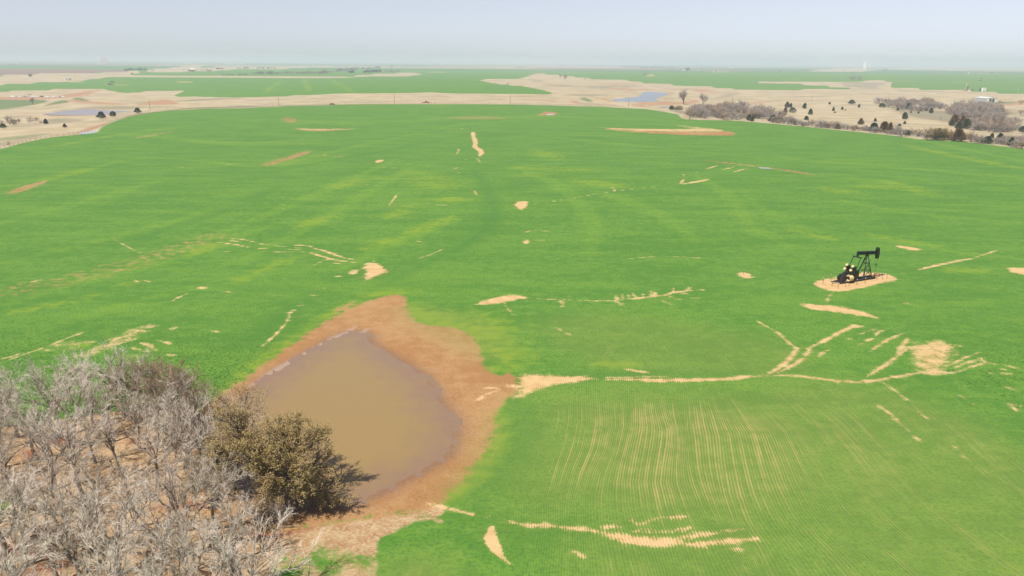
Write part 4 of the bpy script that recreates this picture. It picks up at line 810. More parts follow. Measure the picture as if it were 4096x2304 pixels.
p = at('G7', 700, 1060); plant(SHRUB[0], 'small pinkish bare bush under the big oak by the shore', 'shrub', (p[0], p[1], 0), 0, .62)
p = at('D', 545, 1190); plant(GROVE[3], 'pale bare tree leaning over the water between the grove and the oak', 'tree', (p[0], p[1], -.1), 1, .8)
p = at('D', 590, 1120); plant(GROVE[1], 'thin whitish bare tree standing in the water behind the oak', 'tree', (p[0], p[1], -.3), 1, .72)
# broken snag, driftwood
p = at('G7', 622, 1082); t = thing('broken_snag', 'broken-topped pale trunk with one long bare limb at the shore', 'dead tree', (p[0], p[1], -.05))
MB().tube([(0, 0, -.2), (0, .05, .7), (-.1, .1, 1.4), (-.15, .1, 1.75)], [.24, .19, .18, .10], 8).build('trunk', M['deadwood'], t, True)
MB().tube([(-.1, .1, 1.3), (-.7, .2, 1.55), (-1.5, .25, 1.75), (-2.1, .2, 2.1)], [.10, .075, .05, .02], 6).tube([(-1.5, .25, 1.75), (-1.75, .3, 1.6), (-2.0, .35, 1.7)], [.04, .03, .012], 5).build('limb', M['deadwood'], t, True)
MB().tube([(-.1, .1, 1.3), (.15, .1, 1.9), (.25, .1, 2.5)], [.12, .08, .03], 6).build('limb', M['deadwood'], t, True)
p = at('G7', 560, 1190); t = thing('driftwood_log', 'bent grey driftwood log propped like an arch on the muddy bank', 'log', (p[0], p[1], 0))
MB().tube([(.62, -.15, .05), (.45, -.05, .5), (.25, .05, .95), (.1, .1, 1.15), (-.15, .1, .95), (-.6, .0, .55), (-1.3, -.1, .25), (-2.0, -.2, .06)], [.13, .14, .15, .17, .13, .12, .10, .05], 8).build('trunk', M['deadwood'], t, True)
for a, b, c in (((0, .1, 1.0), (.2, -.2, .55), (.5, -.45, .05)), ((-.4, 0, .7), (-.2, -.3, .4), (.1, -.5, .02)), ((-1, -.05, .4), (-1.3, .3, .25), (-1.6, .5, .03))):
    MB().tube([a, b, c], [.07, .05, .025], 5).build('branch', M['deadwood'], t, True)
for k, (x, y, a, L) in enumerate([(690, 1100, 1.2, .9), (770, 1090, 1.9, 1.0), (740, 1160, .35, 2.2), (840, 1095, .1, 2.0), (470, 1140, .5, 1.4), (660, 1190, .4, 1.8)]):
    p = at('G7', x, y); r2 = random.Random(k); c, s_ = math.cos(a), math.sin(a)
    t = thing('fallen_branch', 'bare crooked branch lying on the mud under the oak', 'branch', (p[0], p[1], .03), a, 'fallen branches on the bank')
    MB().tube([(-L/2, 0, .03), (-L*.15, r2.uniform(-.1, .1), .10), (L*.2, r2.uniform(-.12, .12), .06), (L/2, 0, .03)], [.05, .045, .035, .015], 5).tube([(-L*.1, 0, .08), (L*.15, L*.18, .12), (L*.3, L*.3, .04)], [.03, .022, .01], 5).build('limb', M['deadwood'], t, True)

# --- cedars on the dry pasture
def cedar(tile, x, y, h, kind='green', wf=1.0, label=None, group=None, i=0):
    p = at(tile, x, y); hm = h*mpp(p, tile)*1.02; pr = CED[kind][i % len(CED[kind])]; s = hm/CED_H[kind]
    return plant(pr, label, 'tree', p, (x*.37+y) % 6.28, (s*wf, s*wf, s), group)
for i, (x, y, h, kd, wf, lb) in enumerate([(2, 0, 0, 0, 0, 0)][:0]): pass
GREEN_L = 'dark green cedar dotted on the tan pasture beyond the wheat'
G_C = 'cedars scattered over the east pasture'
for i, (x, y, h, kd, wf) in enumerate([(735, 1080, 108, 'green', 1.1), (852, 1203, 118, 'green', 1.0), (1315, 1127, 78, 'green', 1.15), (1492, 1102, 58, 'green', 1.3), (1240, 997, 52, 'green', 1.2), (1830, 1057, 68, 'green', 1.3), (2155, 1342, 68, 'green', 1.3), (770, 1312, 82, 'green', 1.5), (545, 1408, 70, 'green', 1.7), (455, 1058, 84, 'green', 1.2)]):
    cedar('A6', x, y, h, kd, wf, GREEN_L, G_C, i)
for i, (x, y, h, kd, wf) in enumerate([(250, 1097, 118, 'green', 1.4), (35, 1117, 58, 'green', 1.6), (300, 1167, 36, 'green', 1.5), (450, 1177, 40, 'green', 1.5), (705, 1172, 106, 'green', 1.35), (172, 1292, 132, 'green', 1.3)]):
    cedar('A7', x, y, h, kd, wf, GREEN_L, G_C, i+1)
cedar('A6', 1560, 1117, 22, 'round', 1.4, 'tiny dark cedar seedling on the tan pasture', 'cedar seedlings'); cedar('A6', 1345, 1167, 28, 'round', 1.7, 'tiny dark cedar seedling on the tan pasture', 'cedar seedlings'); cedar('A7', 900, 1280, 22, 'round', 1.0, 'tiny dark cedar seedling on the tan pasture', 'cedar seedlings')
cedar('A6', 385, 1062, 115, 'olive', 1.0, 'olive cedar in a clump with a rusty cedar and a pale bush'); cedar('A6', 345, 1167, 112, 'rust', .95, 'rusty cedar standing against a pale sage bush'); cedar('A6', 490, 1163, 105, 'sage', 1.0, 'pale grey-green rounded bush beside a rusty cedar')
cedar('A6', 1680, 993, 86, 'round', 1.5, 'broad dark purplish round shrub alone near the brown fence line'); cedar('A6', 2290, 1058, 84, 'round', 1.6, 'low wide dark cedar clump at the creek brush edge'); cedar('A7', 165, 1392, 55, 'olive', 1.0, 'small olive cedar behind the field-edge brush'); cedar('A7', 600, 1120, 45, 'rust', 1.3, 'small rusty cedar beside a round green cedar at the creek')
EDGE_L, RUST_L = 'dark green cedar in the brush line along the wheat field edge', 'rusty brown cedar in the brush line along the wheat field edge'
for i, (x, y, h, kd, wf) in enumerate([(48, 727, 68, 'green', 1.9), (1060, 823, 86, 'green', 1.5), (1400, 862, 52, 'round', 1.2), (1515, 868, 42, 'green', 1.0), (2330, 932, 90, 'green', 1.1), (2445, 968, 84, 'green', 1.5), (2210, 945, 75, 'round', 1.2), (1375, 745, 30, 'green', 1.2), (1320, 770, 26, 'round', 1.4), (2560, 838, 66, 'round', 1.2), (2250, 900, 60, 'green', 1.0)]):
    cedar('C4', x, y, h, kd, wf, EDGE_L, 'green cedars of the field-edge brush', i)
for i, (x, y, h, wf) in enumerate([(700, 797, 50, 1.4), (932, 752, 62, 1.4), (1165, 830, 104, 1.3), (1225, 836, 100, 1.0), (1910, 920, 122, 1.35), (2355, 742, 64, 1.2), (2310, 775, 55, 1.2), (2180, 700, 45, 1.2), (1590, 612, 30, 1.3)]):
    cedar('C4', x, y, h, 'rust', wf, RUST_L, 'rusty cedars of the field-edge brush', i)
for i, (x, y, h, kd) in enumerate([(1875, 755, 100, 'rust'), (1950, 780, 110, 'rust'), (1990, 795, 100, 'olive'), (1850, 765, 70, 'olive'), (1920, 800, 80, 'olive')]):
    cedar('C4', x, y, h, kd, 1.25, 'cedar in the tight rusty-green clump beside the tan hill', 'rusty-green cedar clump', i)
cedar('C3', 1605, 606, 44, 'round', 1.2, 'round dark cedar alone at the wheat corner below the dam'); cedar('C3', 2385, 712, 62, 'olive', 1.2, 'olive cedar at the front of the grey thicket'); cedar('C3', 2415, 718, 45, 'olive', 1.3, 'low olive cedar crouched beside a taller one at the thicket front'); cedar('C3', 2395, 632, 38, 'olive', 1.2, 'small cedar poking above the grey thicket'); cedar('C3', 2335, 640, 34, 'rust', 1.2, 'small rusty cedar poking above the grey thicket')
for i, (x, y, h, kd, wf, lb) in enumerate([(2050, 1288, 140, 'round', 1.05, 'large round dark cedar standing at the west pond shore'), (2278, 1252, 112, 'round', 1.05, 'round dark cedar next to a larger one at the west pond'), (925, 1388, 98, 'green', 1.5, 'dark cedar in dry grass near the bare trees of the west pasture'), (1305, 1455, 72, 'olive', 1.6, 'ragged brownish cedar leaning in the dry grass of the west pasture'), (60, 1475, 90, 'round', 1.3, 'dark cedar beneath bare trees at the west pasture thicket'), (612, 442, 52, 'round', 1.2, 'lone dark tree on the far western stubble strip')]):
    cedar('A0', x, y, h, kd, wf, lb, None, i)
cedar('A1', 198, 1175, 108, 'round', 1.1, 'dark bushy cedar beside the leaning pole at the field corner')

# --- bare trees and brush beyond the field
def bare(tile, x, y, h, proto, label, group=None, ph=7.0, wf=1.0, cat='tree', rz=None):
    p = at(tile, x, y); s = h*mpp(p, tile)/ph
    return plant(proto, label, cat, p, rz if rz is not None else (x*.7+y*.3) % 6.28, (s*wf, s*wf, s), group)
for i, (x, y, h, w) in enumerate([(350, 768, 84, 1.5), (530, 782, 100, 1.5), (610, 787, 80, 1.5), (720, 797, 86, 1.3), (800, 800, 60, 1.5), (870, 812, 72, 1.6), (965, 812, 60, 1.5), (1300, 850, 110, 1.1), (2040, 925, 135, 1.0), (2140, 940, 125, 1.2), (2500, 985, 95, 1.2), (2560, 995, 120, 1.0), (160, 740, 90, 1.2), (230, 750, 100, 1.1), (100, 735, 110, .9)]):
    bare('C4', x, y, h, SHRUB[i % 3], 'bare grey-brown shrub in the brush row along the wheat field edge', 'bare shrubs of the field-edge brush', 5.0, w, 'shrub')
for k in range(30):
    x = 20+k*84+R_.uniform(-25, 25); y = float(np.interp(x, [0, 300, 600, 900, 1200, 1500, 1700, 1950, 2200, 2576], [738, 765, 795, 825, 855, 895, 910, 920, 950, 995]))-R_.uniform(8, 34)
    bare('C4', x, y, R_.uniform(45, 95), SHRUB[k % 3], 'bare grey-brown shrub in the brush row along the wheat field edge', 'bare shrubs of the field-edge brush', 5.0, 1.4, 'shrub')
for i, (x, y, h, w) in enumerate([(1350, 873, 122, 1.25), (1600, 908, 158, 1.15)]):
    bare('C4', x, y, h, WIDE[i], ('grey spreading bare tree in front of a dark cedar at the field edge', 'broad fan-shaped bare tree with pale trunk at the field edge')[i], None, 7, w)
for i, (x, y, h, w) in enumerate([(1690, 905, 145, 1.3), (1770, 900, 130, 1.2)]): bare('C4', x, y, h, BUDDED, 'broad olive-grey budding shrub massed at the wheat field edge', 'budding shrubs at the field edge', 5.5, w, 'shrub')
bare('C3', 1725, 548, 160, COTTON[0], 'tall bare cottonwood above the thicket below the dam', None, 14, .95); bare('C3', 1920, 550, 118, COTTON[1], 'slender pale bare cottonwood rising out of the thicket', None, 14, .9)
bare('C3', 1785, 697, 125, WIDE[1], 'spreading bare tree with a forked trunk at the tip of the thicket', None, 7, 1.15); bare('C3', 1680, 602, 52, BUDDED, 'olive-brown bush at the thicket end beside a round cedar', None, 5.5, 1.5, 'shrub')
def mass(polys, n, hpx, label, group, sep=5.0, protos=None, seed=3, ph=5.0, wf=1.2):
    P = gpts(polys); lo, hi = P.min(0), P.max(0); r2 = random.Random(seed); got = []; t = 0
    tile = polys[0] if isinstance(polys, tuple) else polys[0][0]
    while len(got) < n and t < 6000:
        t += 1; p = np.array([r2.uniform(lo[0], hi[0]), r2.uniform(lo[1], hi[1])])
        if sd_poly(p[None], P)[0] < 0 or any(abs(p[0]-q[0])+abs(p[1]-q[1]) < sep for q in got): continue
        got.append(p); z = float(zfun(p[0], p[1])); q = (p[0], p[1], z)
        s = hpx*r2.uniform(.65, 1.2)*mpp(q, tile)/ph; pr = (protos or SHRUB)[len(got) % len(protos or SHRUB)]
        plant(pr, label, 'shrub', q, r2.uniform(0, 6.28), (s*wf, s*wf, s), group)
THL = 'bare grey-mauve brush packed in the long thicket below the dam'
mass(('C3', [(1800, 690), (1820, 640), (1900, 610), (2100, 600), (2300, 610), (2576, 640), (2576, 712), (2300, 710), (2000, 702)]), 62, 112, THL, 'brush of the long thicket', 4.5)
mass(('C4', [(0, 720), (0, 660), (240, 690), (200, 735)]), 6, 80, THL, 'brush of the long thicket', 4, seed=4)
mass(('C4', [(1100, 545), (1330, 525), (1600, 530), (1750, 560), (1760, 620), (1640, 640), (1300, 595), (1210, 580)]), 44, 78, 'bare grey brush crowding the creek behind the tan hill', 'brush of the upper creek', 6, seed=5)
mass(('C4', [(1790, 640), (1900, 590), (2100, 590), (2300, 620), (2400, 650), (2330, 720), (2200, 740), (2030, 700), (1900, 660)]), 60, 105, 'bare grey brush filling the creek bottom near the metal barn', 'brush of the lower creek', 6, seed=6)
mass(('C4', [(2010, 740), (2330, 740), (2576, 720), (2576, 780), (2420, 830), (2280, 840), (2060, 810)]), 34, 120, 'bare silvery brush in the creek bend behind the field edge', 'brush of the creek bend', 6, seed=7)
mass(('C4', [(2380, 860), (2576, 900), (2576, 985), (2440, 960), (2300, 940)]), 9, 90, 'bare silvery brush in the creek bend behind the field edge', 'brush of the creek bend', 4.5, seed=8)
for x, y, h, lb in ((1950, 530, 45, 'squat bare tree between the creek brush and the metal barn'), (2050, 545, 70, 'round bare tree just west of the metal barn'), (2330, 540, 45, 'bare round tree at the east corner of the metal barn'), (2330, 580, 50, 'dark bare shrub on the green strip below the barn'), (2545, 550, 62, 'dark bare tree on the slope right below the barn'), (2545, 650, 60, 'dark bare tree beside a red bank of the creek')):
    bare('C4', x, y, h, WIDE[int(x) % 2], lb, None, 7, 1.2)
for i, (x, y, h, w) in enumerate([(190, 1420, 215, .8), (270, 1400, 150, .9), (330, 1395, 150, .8), (385, 1390, 140, .6), (50, 1400, 130, .9), (150, 1330, 130, .8)]): bare('A0', x, y, h, WIDE[i % 2], 'bare many-stemmed tree in the small clump of the west pasture', 'bare clump of the west pasture', 7, w)
bare('A0', 610, 1355, 150, WIDE[0], 'bare tree standing alone between the clump and a dark cedar', None, 7, 1.0); bare('A0', 745, 1340, 120, WIDE[1], 'thin faint bare tree near the west pond dam', None, 7, .8); bare('A0', 820, 1365, 50, SHRUB[0], 'small bare sapling near the west pond dam', None, 5, 1.0, 'shrub')
bare('A0', 665, 995, 150, COTTON[1], 'tall leaning bare tree below the red lane of the west yard', None, 14, .75); bare('C1', 95, 960, 55, WIDE[0], 'small bare tree close to the western field boundary', None, 7, .7)
bare('C3', 1340, 255, 46, WIDE[0], 'lone dark round bare tree in the far green field', None, 7, 1.1); bare('C3', 533, 307, 70, COTTON[0], 'tall slim bare tree in the pasture gully', None, 14, .75); bare('C3', 485, 276, 28, COTTON[1], 'small bare tree beside a taller one in the pasture gully', None, 14, 1); bare('C3', 735, 290, 12, SHRUB[0], 'low grey bush at the gully rim', None, 5, 2, 'shrub')
for i, (x, h) in enumerate(((842, 50), (870, 64), (900, 66), (930, 54))): bare('C4', x, 301, h, WIDE[0], 'leafless mauve tree in the lone clump in the far field', 'lone tree clump', 7, .75)
bare('C4', 1250, 353, 32, WIDE[1], 'small round bare tree at the green wedge corner', None, 7, 1.1); bare('C2', 1365, 188, 38, COTTON[0], 'thin bare tree behind the far hedgerow', None, 14, .7)
bare('A3', 2493, 603, 42, COTTON[1], 'tiny bare tree on the tan edge of the far field', None, 14, .9)
HR = 'grey bare tree in the long far hedgerow'
r2 = random.Random(11)
def rowof(tile, pts, n, h0, h1, label, group, protos, ph, wf, jit=4):
    L = len(pts)-1
    for k in range(n):
        t = (k+r2.random()*.8)/n*L; i = min(int(t), L-1); f = t-i
        x = pts[i][0]+(pts[i+1][0]-pts[i][0])*f; y = pts[i][1]+(pts[i+1][1]-pts[i][1])*f+r2.uniform(-jit, jit)
        pr_ = protos[k % len(protos)]
        bare(tile, x, y, r2.uniform(h0, h1), ('distant_tree', pr_[1]), label, group, ph, wf, 'tree')
CEDH = CED['round']
rowof('A2', [(10, 386), (500, 380), (1250, 376), (1450, 362)], 24, 45, 90, HR, 'far hedgerow trees', SHRUB, 5, 1.5); rowof('A2', [(1500, 345), (1800, 330), (2000, 320)], 7, 40, 75, HR, 'far hedgerow trees', SHRUB, 5, 1.5); rowof('A1', [(1850, 402), (2100, 402), (2576, 396)], 9, 28, 50, HR, 'far hedgerow trees', SHRUB, 5, 1.8)
rowof('A2', [(1630, 320), (1760, 310), (1950, 285), (2200, 285), (2560, 275)], 12, 35, 75, 'grey bare tree of the second faint hedgerow', 'second far hedgerow', SHRUB, 5, 1.6)
rowof('A2', [(2160, 358), (2500, 348)], 6, 42, 56, 'dark evergreen tree at the hedgerow end', 'dark evergreens at the hedgerow end', CEDH, 4.5, 1.7); rowof('A2', [(1860, 362), (1970, 360)], 3, 35, 48, 'dark evergreen tree at the hedgerow end', 'dark evergreens at the hedgerow end', CEDH, 4.5, 1.5); rowof('A3', [(40, 342), (300, 342)], 5, 38, 58, 'mauve bush of the short far row beside the tan strip', 'short far row', SHRUB, 5, 1.6)
rowof('A1', [(0, 316), (380, 306)], 9, 30, 48, 'dark tree in the solid windbreak west of the farmstead', 'farm windbreak', CEDH, 4.5, 1.3); rowof('A0', [(2510, 318), (2576, 318)], 2, 30, 40, 'dark tree in the solid windbreak west of the farmstead', 'farm windbreak', CEDH, 4.5, 1.4)
rowof('A1', [(480, 330), (530, 330)], 2, 35, 45, 'bare tree on the lane near the farmstead', 'farmstead trees', WIDE, 7, 1); rowof('A1', [(1060, 328), (1380, 325), (1500, 312), (1620, 325), (1700, 328)], 8, 30, 55, 'bare tree on the lane near the farmstead', 'farmstead trees', WIDE, 7, 1); rowof('A1', [(1780, 288), (1920, 283)], 5, 20, 30, 'dark evergreen in the row past the farmstead', 'evergreen row', CEDH, 4.5, 1.6)
rowof('A1', [(2200, 274), (2440, 272)], 5, 18, 32, 'dark evergreen in the row past the farmstead', 'evergreen row', CEDH, 4.5, 1.4); rowof('A2', [(0, 275), (440, 272)], 9, 18, 30, 'dark evergreen in the row past the farmstead', 'evergreen row', CEDH, 4.5, 1.3); bare('A1', 80, 392, 48, SHRUB[1], 'grey bush at the lane corner by the far stubble', None, 5, 1.3, 'shrub'); bare('A2', 1090, 246, 46, WIDE[0], 'lone tree on the boundary of the far tan field', None, 7, .9)
rowof('A3', [(1000, 225), (1600, 240), (2576, 250)], 26, 14, 34, 'hazy tree of the far village', 'hazy village trees', SHRUB, 5, 1.8); rowof('A4', [(0, 255), (300, 250)], 5, 16, 34, 'hazy tree of the far village', 'hazy village trees', SHRUB, 5, 1.8)
rowof('A4', [(2230, 250), (2576, 248)], 6, 25, 48, 'hazy tree in the far treeline right of the village', 'hazy treeline trees', SHRUB, 5, 2); rowof('A5', [(0, 262), (230, 262), (700, 262)], 16, 20, 45, 'hazy tree in the far treeline right of the village', 'hazy treeline trees', SHRUB, 5, 2)
rowof('A5', [(1500, 272), (2000, 282), (2350, 292)], 14, 14, 28, 'hazy tree beyond the white strips', 'hazy trees beyond the strips', SHRUB, 5, 1.8); rowof('A6', [(700, 310), (900, 322), (1250, 335), (1850, 346)], 9, 14, 32, 'small hazy tree along the far fence line', 'far fence line trees', SHRUB, 5, 1.2); rowof('A6', [(2000, 305), (2300, 312), (2400, 300)], 6, 20, 48, 'hazy tree at the far green field corner', 'far corner trees', SHRUB, 5, 1.5)
rowof('A5', [(900, 315), (990, 312)], 4, 40, 58, 'dark evergreen beside the long white house', 'house evergreens', CEDH, 4.5, 1.0); rowof('A5', [(1120, 312), (1240, 310)], 4, 35, 55, 'bare tree around the tan houses', 'house trees', WIDE, 7, 1); rowof('A0', [(200, 190), (420, 190), (850, 200)], 8, 12, 28, 'hazy tree on the western skyline', 'western skyline trees', SHRUB, 5, 2); rowof('A7', [(1200, 305), (1800, 310)], 4, 14, 30, 'hazy tree near the eastern skyline strip', 'eastern skyline trees', SHRUB, 5, 1.5)
# ------------------------------------------------------------------ built things
M['black'] = simple('black_paint', (0.012, 0.016, 0.018), (0.007, 0.009, 0.010), 2, 0.38, 0.0, 0.5)
M['cream'] = simple('cream_paint', (0.62, 0.46, 0.24), (0.56, 0.40, 0.20), 4, 0.5)
M['white'] = simple('white_paint', (0.72, 0.71, 0.68), (0.58, 0.56, 0.53), 0.7, 0.5)
M['rust'] = simple('rusty_steel', (0.20, 0.075, 0.042), (0.09, 0.035, 0.022), 4, 0.75)
M['dull'] = simple('dark_steel', (0.035, 0.030, 0.028), (0.02, 0.016, 0.015), 3, 0.6)
M['rope'] = simple('wire_rope', (0.20, 0.19, 0.17), None, 5, 0.6)
M['wood'] = simple('weathered_wood', (0.17, 0.125, 0.10), (0.10, 0.075, 0.06), 3, 0.9)
M['palewood'] = simple('bleached_wood', (0.46, 0.42, 0.37), (0.34, 0.30, 0.26), 3, 0.9)
M['red'] = simple('red_car_paint', (0.30, 0.012, 0.022), (0.27, 0.010, 0.02), 1, 0.3, 0.0, 0.5)
M['maroon'] = simple('maroon_car_paint', (0.20, 0.012, 0.035), None, 1, 0.4, 0.0, 0.5)
M['glass'] = simple('dark_glass', (0.015, 0.02, 0.025), None, 1, 0.08, 0.0, 0.6)
M['tyre'] = simple('tyre_rubber', (0.012, 0.012, 0.012), None, 2, 0.85)
M['chrome'] = simple('bright_metal', (0.55, 0.55, 0.55), None, 2, 0.3, 0.9)
M['lamp'] = simple('lamp_lens', (0.75, 0.75, 0.7), None, 2, 0.2)
M['tin'] = simple('galvanised_sheet', (0.42, 0.44, 0.46), (0.33, 0.345, 0.36), 0.8, 0.45, 0.3)
M['tinroof'] = simple('pale_metal_roof', (0.62, 0.68, 0.70), (0.52, 0.57, 0.59), 0.5, 0.4, 0.1)
M['beige'] = simple('beige_sheet', (0.60, 0.53, 0.43), (0.52, 0.45, 0.36), 0.8, 0.6)
M['teal'] = simple('teal_paint', (0.02, 0.09, 0.13), (0.014, 0.06, 0.09), 1, 0.5)
M['brick'] = simple('red_brick', (0.26, 0.12, 0.085), (0.18, 0.085, 0.06), 1.0, 0.9)
M['shingle'] = simple('dark_shingles', (0.10, 0.09, 0.085), None, 1.0, 0.9)
M['concrete'] = simple('white_concrete', (0.80, 0.78, 0.74), (0.74, 0.72, 0.68), 0.05, 0.8)
M['gravel'] = simple('road_gravel', (0.30, 0.215, 0.15), (0.24, 0.16, 0.105), 0.5, 0.95)
M['cattle_red'] = simple('scrap_dark', (0.05, 0.05, 0.055), (0.10, 0.05, 0.035), 0.6, 0.7)
M['bluegrey'] = simple('blue_grey_paint', (0.20, 0.24, 0.29), None, 0.6, 0.6)

def make_pumpjack(label, loc, rz, steel='black', trim='cream'):
    b, c = M[steel], M[trim]
    t = thing('pump_jack', label, 'pump jack', loc, rz)
    sk = MB()
    for y in (-.62, .62): sk.box((-2.2, y, .17), (8.7, .12, .05)).box((-2.2, y, .32), (8.7, .22, .04)).box((-2.2, y, .03), (8.7, .26, .05)).box((-2.2, y, .18), (8.7, .05, .27))
    for x in (-6.4, -5.2, -4.0, -2.8, -1.5, -.4, .9, 2.0): sk.box((x, 0, .2), (.16, 1.2, .2))
    sk.build('skid', b, t)
    fr = MB().bar((-6.5, -.5, .3), (-7.9, .2, .35), .12, .12).bar((-6.5, .6, .3), (-7.9, .3, .35), .12, .12).bar((-7.9, .1, .35), (-7.9, .5, .35), .14, .12).box((-6.6, -.62, .02), (.25, .25, .5)); fr.build('rear_frame', M['dull'], t)
    feet = {(0, 0): (.95, -.85), (0, 1): (.95, .85), (1, 0): (-1.35, -.80), (1, 1): (-1.35, .80)}; top = {0: (.12, .16), 1: (-.14, .16)}
    legp = {}
    for (fx, sy_), (x, y) in feet.items():
        q = (top[fx][0], top[fx][1]*(1 if sy_ else -1), 4.35); legp[fx, sy_] = (Vector((x, y, .34)), Vector(q))
        MB().bar((x, y, .34), q, .13 if fx == 0 else .11).build('post_leg', b, t)
    br = MB()
    for z in (1.75, 3.05):
        f = (z-.34)/(4.35-.34); P_ = {k: a.lerp(q, f) for k, (a, q) in legp.items()}
        for k1, k2 in (((0, 0), (0, 1)), ((1, 0), (1, 1)), ((0, 0), (1, 0)), ((0, 1), (1, 1))): br.bar(P_[k1], P_[k2], .07)
    f = (1.75-.34)/(4.01)
    for k1, k2 in (((0, 0), (0, 1)), ((0, 1), (0, 0)), ((1, 0), (0, 0)), ((1, 1), (0, 1))):
        br.bar(legp[k1][0].lerp(legp[k1][1], .02), legp[k2][0].lerp(legp[k2][1], f), .05); br.bar(legp[k1][0].lerp(legp[k1][1], f), legp[k2][0].lerp(legp[k2][1], .68), .05)
    br.bar((-2.4, 0, .9), (-.1, 0, 4.2), .10); br.build('post_bracing', b, t)
    la = MB()
    for y in (-.62, -.28): la.bar((.95, y, .36), (.42, y*.6, 3.2), .035)
    for k in range(9): z = .6+k*.3; f = (z-.36)/2.84; la.bar((.95-.53*f, -.62+.25*f, z), (.95-.53*f, -.28+.11*f, z), .025)
    hoop = [(.42+.32*math.cos(a), -.3+.3*math.sin(a), 3.55) for a in np.linspace(-2.2, 2.2, 11)]; la.tube(hoop, [.02]*11, 5); la.build('ladder', b, t)
    MB().box((0, 0, 4.45), (.42, .5, .22)).cyl((0, -.34, 4.58), (0, .34, 4.58), .11).build('saddle_bearing', b, t)
    R = Matrix.Rotation(math.radians(4.0), 3, 'Y'); up = Vector((0, 0, 4.96))
    be = MB(); be.box(up, (5.15, .08, .52), R)
    for dz in (-.28, .28): be.box(up+R @ Vector((0, 0, dz)), (5.2, .40, .06), R)
    for x in (-2.56, -1.3, 0, 1.3, 2.5): be.box(up+R @ Vector((x, 0, 0)), (.05, .34, .5), R)
    beam = be.build('walking_beam', b, t)
    hp = [(2.95*math.cos(a), 4.62+2.95*math.sin(a)) for a in np.linspace(math.radians(-21), math.radians(22), 12)]
    prof = hp+[(2.50, 5.78), (2.32, 5.45), (2.34, 4.55), (2.48, 3.62)]
    MB().prism(prof, -.26, .26).build('horse_head', b, t)
    MB().box((2.64, 0, 3.54), (.22, .40, .14)).build('head_tip', c, t)
    rear = up+R @ Vector((-2.45, 0, 0))
    eq = MB().box((rear.x, 0, rear.z-.42), (.26, .3, .34)).bar((rear.x-.03, -.9, rear.z-.72), (rear.x-.03, .9, rear.z-.72), .24, .20); eq.build('equalizer', b, t)
    sh = Vector((-2.95, 0, 1.78)); ca = math.radians(148); cd = Vector((math.cos(ca), 0, math.sin(ca))); pd = Vector((math.cos(ca-math.pi/2), 0, math.sin(ca-math.pi/2)))
    for s in (-1, 1):
        yo = Vector((0, s*.66, 0)); pin = sh+cd*.72+yo
        MB().bar((rear.x-.03, s*.82, rear.z-.72), pin+Vector((0, s*.16, 0)), .085).cyl(pin-Vector((0, .05, 0)), pin+Vector((0, s*.24, 0)), .10, 10).build('pitman_arm', b, t)
        rot = Matrix.Rotation(-ca, 3, 'Y')
        ck = MB().box(sh+cd*.55+yo, (1.95, .20, .50), rot).cyl(sh+yo-Vector((0, .14, 0)), sh+yo+Vector((0, .14, 0)), .26, 12).build('crank', b, t)
        for q in (-1, 1):
            ctr = sh+cd*1.05+pd*(q*.40)+yo
            wgt = MB().box(ctr, (.85, .36, .40), rot).build('counterweight', b, ck)
            MB().cyl(ctr+cd*.42, ctr+cd*.66, .23, 14).build('weight_cap', c, ck)
    gb = MB().prism([(-3.65, .34), (-2.15, .34), (-2.3, 1.25), (-3.5, 1.25)], -.42, .42).box((-2.85, 0, 1.62), (1.45, .74, .78)).cyl((-2.3, 0, 1.55), (-1.95, 0, 1.5), .2, 10).cyl((-2.95, -.55, 1.78), (-2.95, .55, 1.78), .16, 12); gb.build('gear_reducer', b, t)
    MB().box((-2.2, -.25, 1.2), (.5, .3, 1.5)).build('brake_guard', b, t)
    a0, a1 = Vector((-6.15, .18, .95)), Vector((-3.55, .18, 2.05)); q = (a1-a0).to_track_quat('X', 'Z').to_matrix()
    bg_ = MB().box((a0+a1)/2, ((a1-a0).length, .42, .72), q).cyl(a0-Vector((0, .21, 0)), a0+Vector((0, .21, 0)), .50, 14).cyl(a1-Vector((0, .21, 0)), a1+Vector((0, .21, 0)), .40, 14); bg_.build('belt_guard', b, t)
    en = MB().box((-5.75, -.2, .78), (1.25, .85, .9)).box((-5.6, -.15, 1.3), (.7, .5, .35)).cyl((-6.45, -.3, .6), (-6.1, -.3, .6), .3, 10).box((-4.6, .1, .55), (1.1, .6, .45)).cyl((-6.2, .2, 1.2), (-6.2, .2, 1.7), .07, 8); en.build('engine', M['dull'] if steel == 'black' else b, t)
    dr = MB(); n = 20; V_, F_ = [], []
    for x, r in ((-5.25, .41), (-5.25, .52), (-4.35, .50), (-4.35, .41)):
        for k in range(n): a = 2*math.pi*k/n; V_.append((x, -.92+r*math.cos(a), .92+r*math.sin(a)))
    for j in range(4):
        for k in range(n): F_.append((j*n+k, j*n+(k+1) % n, ((j+1) % 4)*n+(k+1) % n, ((j+1) % 4)*n+k))
    dr.add(V_, F_); d = dr.build('flywheel_drum', c, t)
    MB().cyl((-4.95, -.92, .92), (-4.4, -.92, .92), .405, 14).build('drum_core', M['dull'], d)
    st = MB()
    for z in (-.75, .75): st.bar((2.74, z*.16, 3.55), (2.68, z*.16, 2.45), .022)
    st.build('bridle', M['rope'], t)
    MB().box((2.68, 0, 2.4), (.16, .42, .09)).box((2.68, 0, 2.55), (.12, .16, .18)).build('carrier_bar', b, t)
    MB().cyl((2.68, 0, .8), (2.68, 0, 2.6), .022, 6).build('polished_rod', M['dull'], t)
    return t
skid_a = at('P', 720, 1060); skid_b = at('P', 1660, 915); PJ_A = math.atan2(skid_b[1]-skid_a[1], skid_b[0]-skid_a[0])
dirv = np.array([math.cos(PJ_A), math.sin(PJ_A)]); org = skid_b[:2]-dirv*2.1
zg = float(zfun(*org))
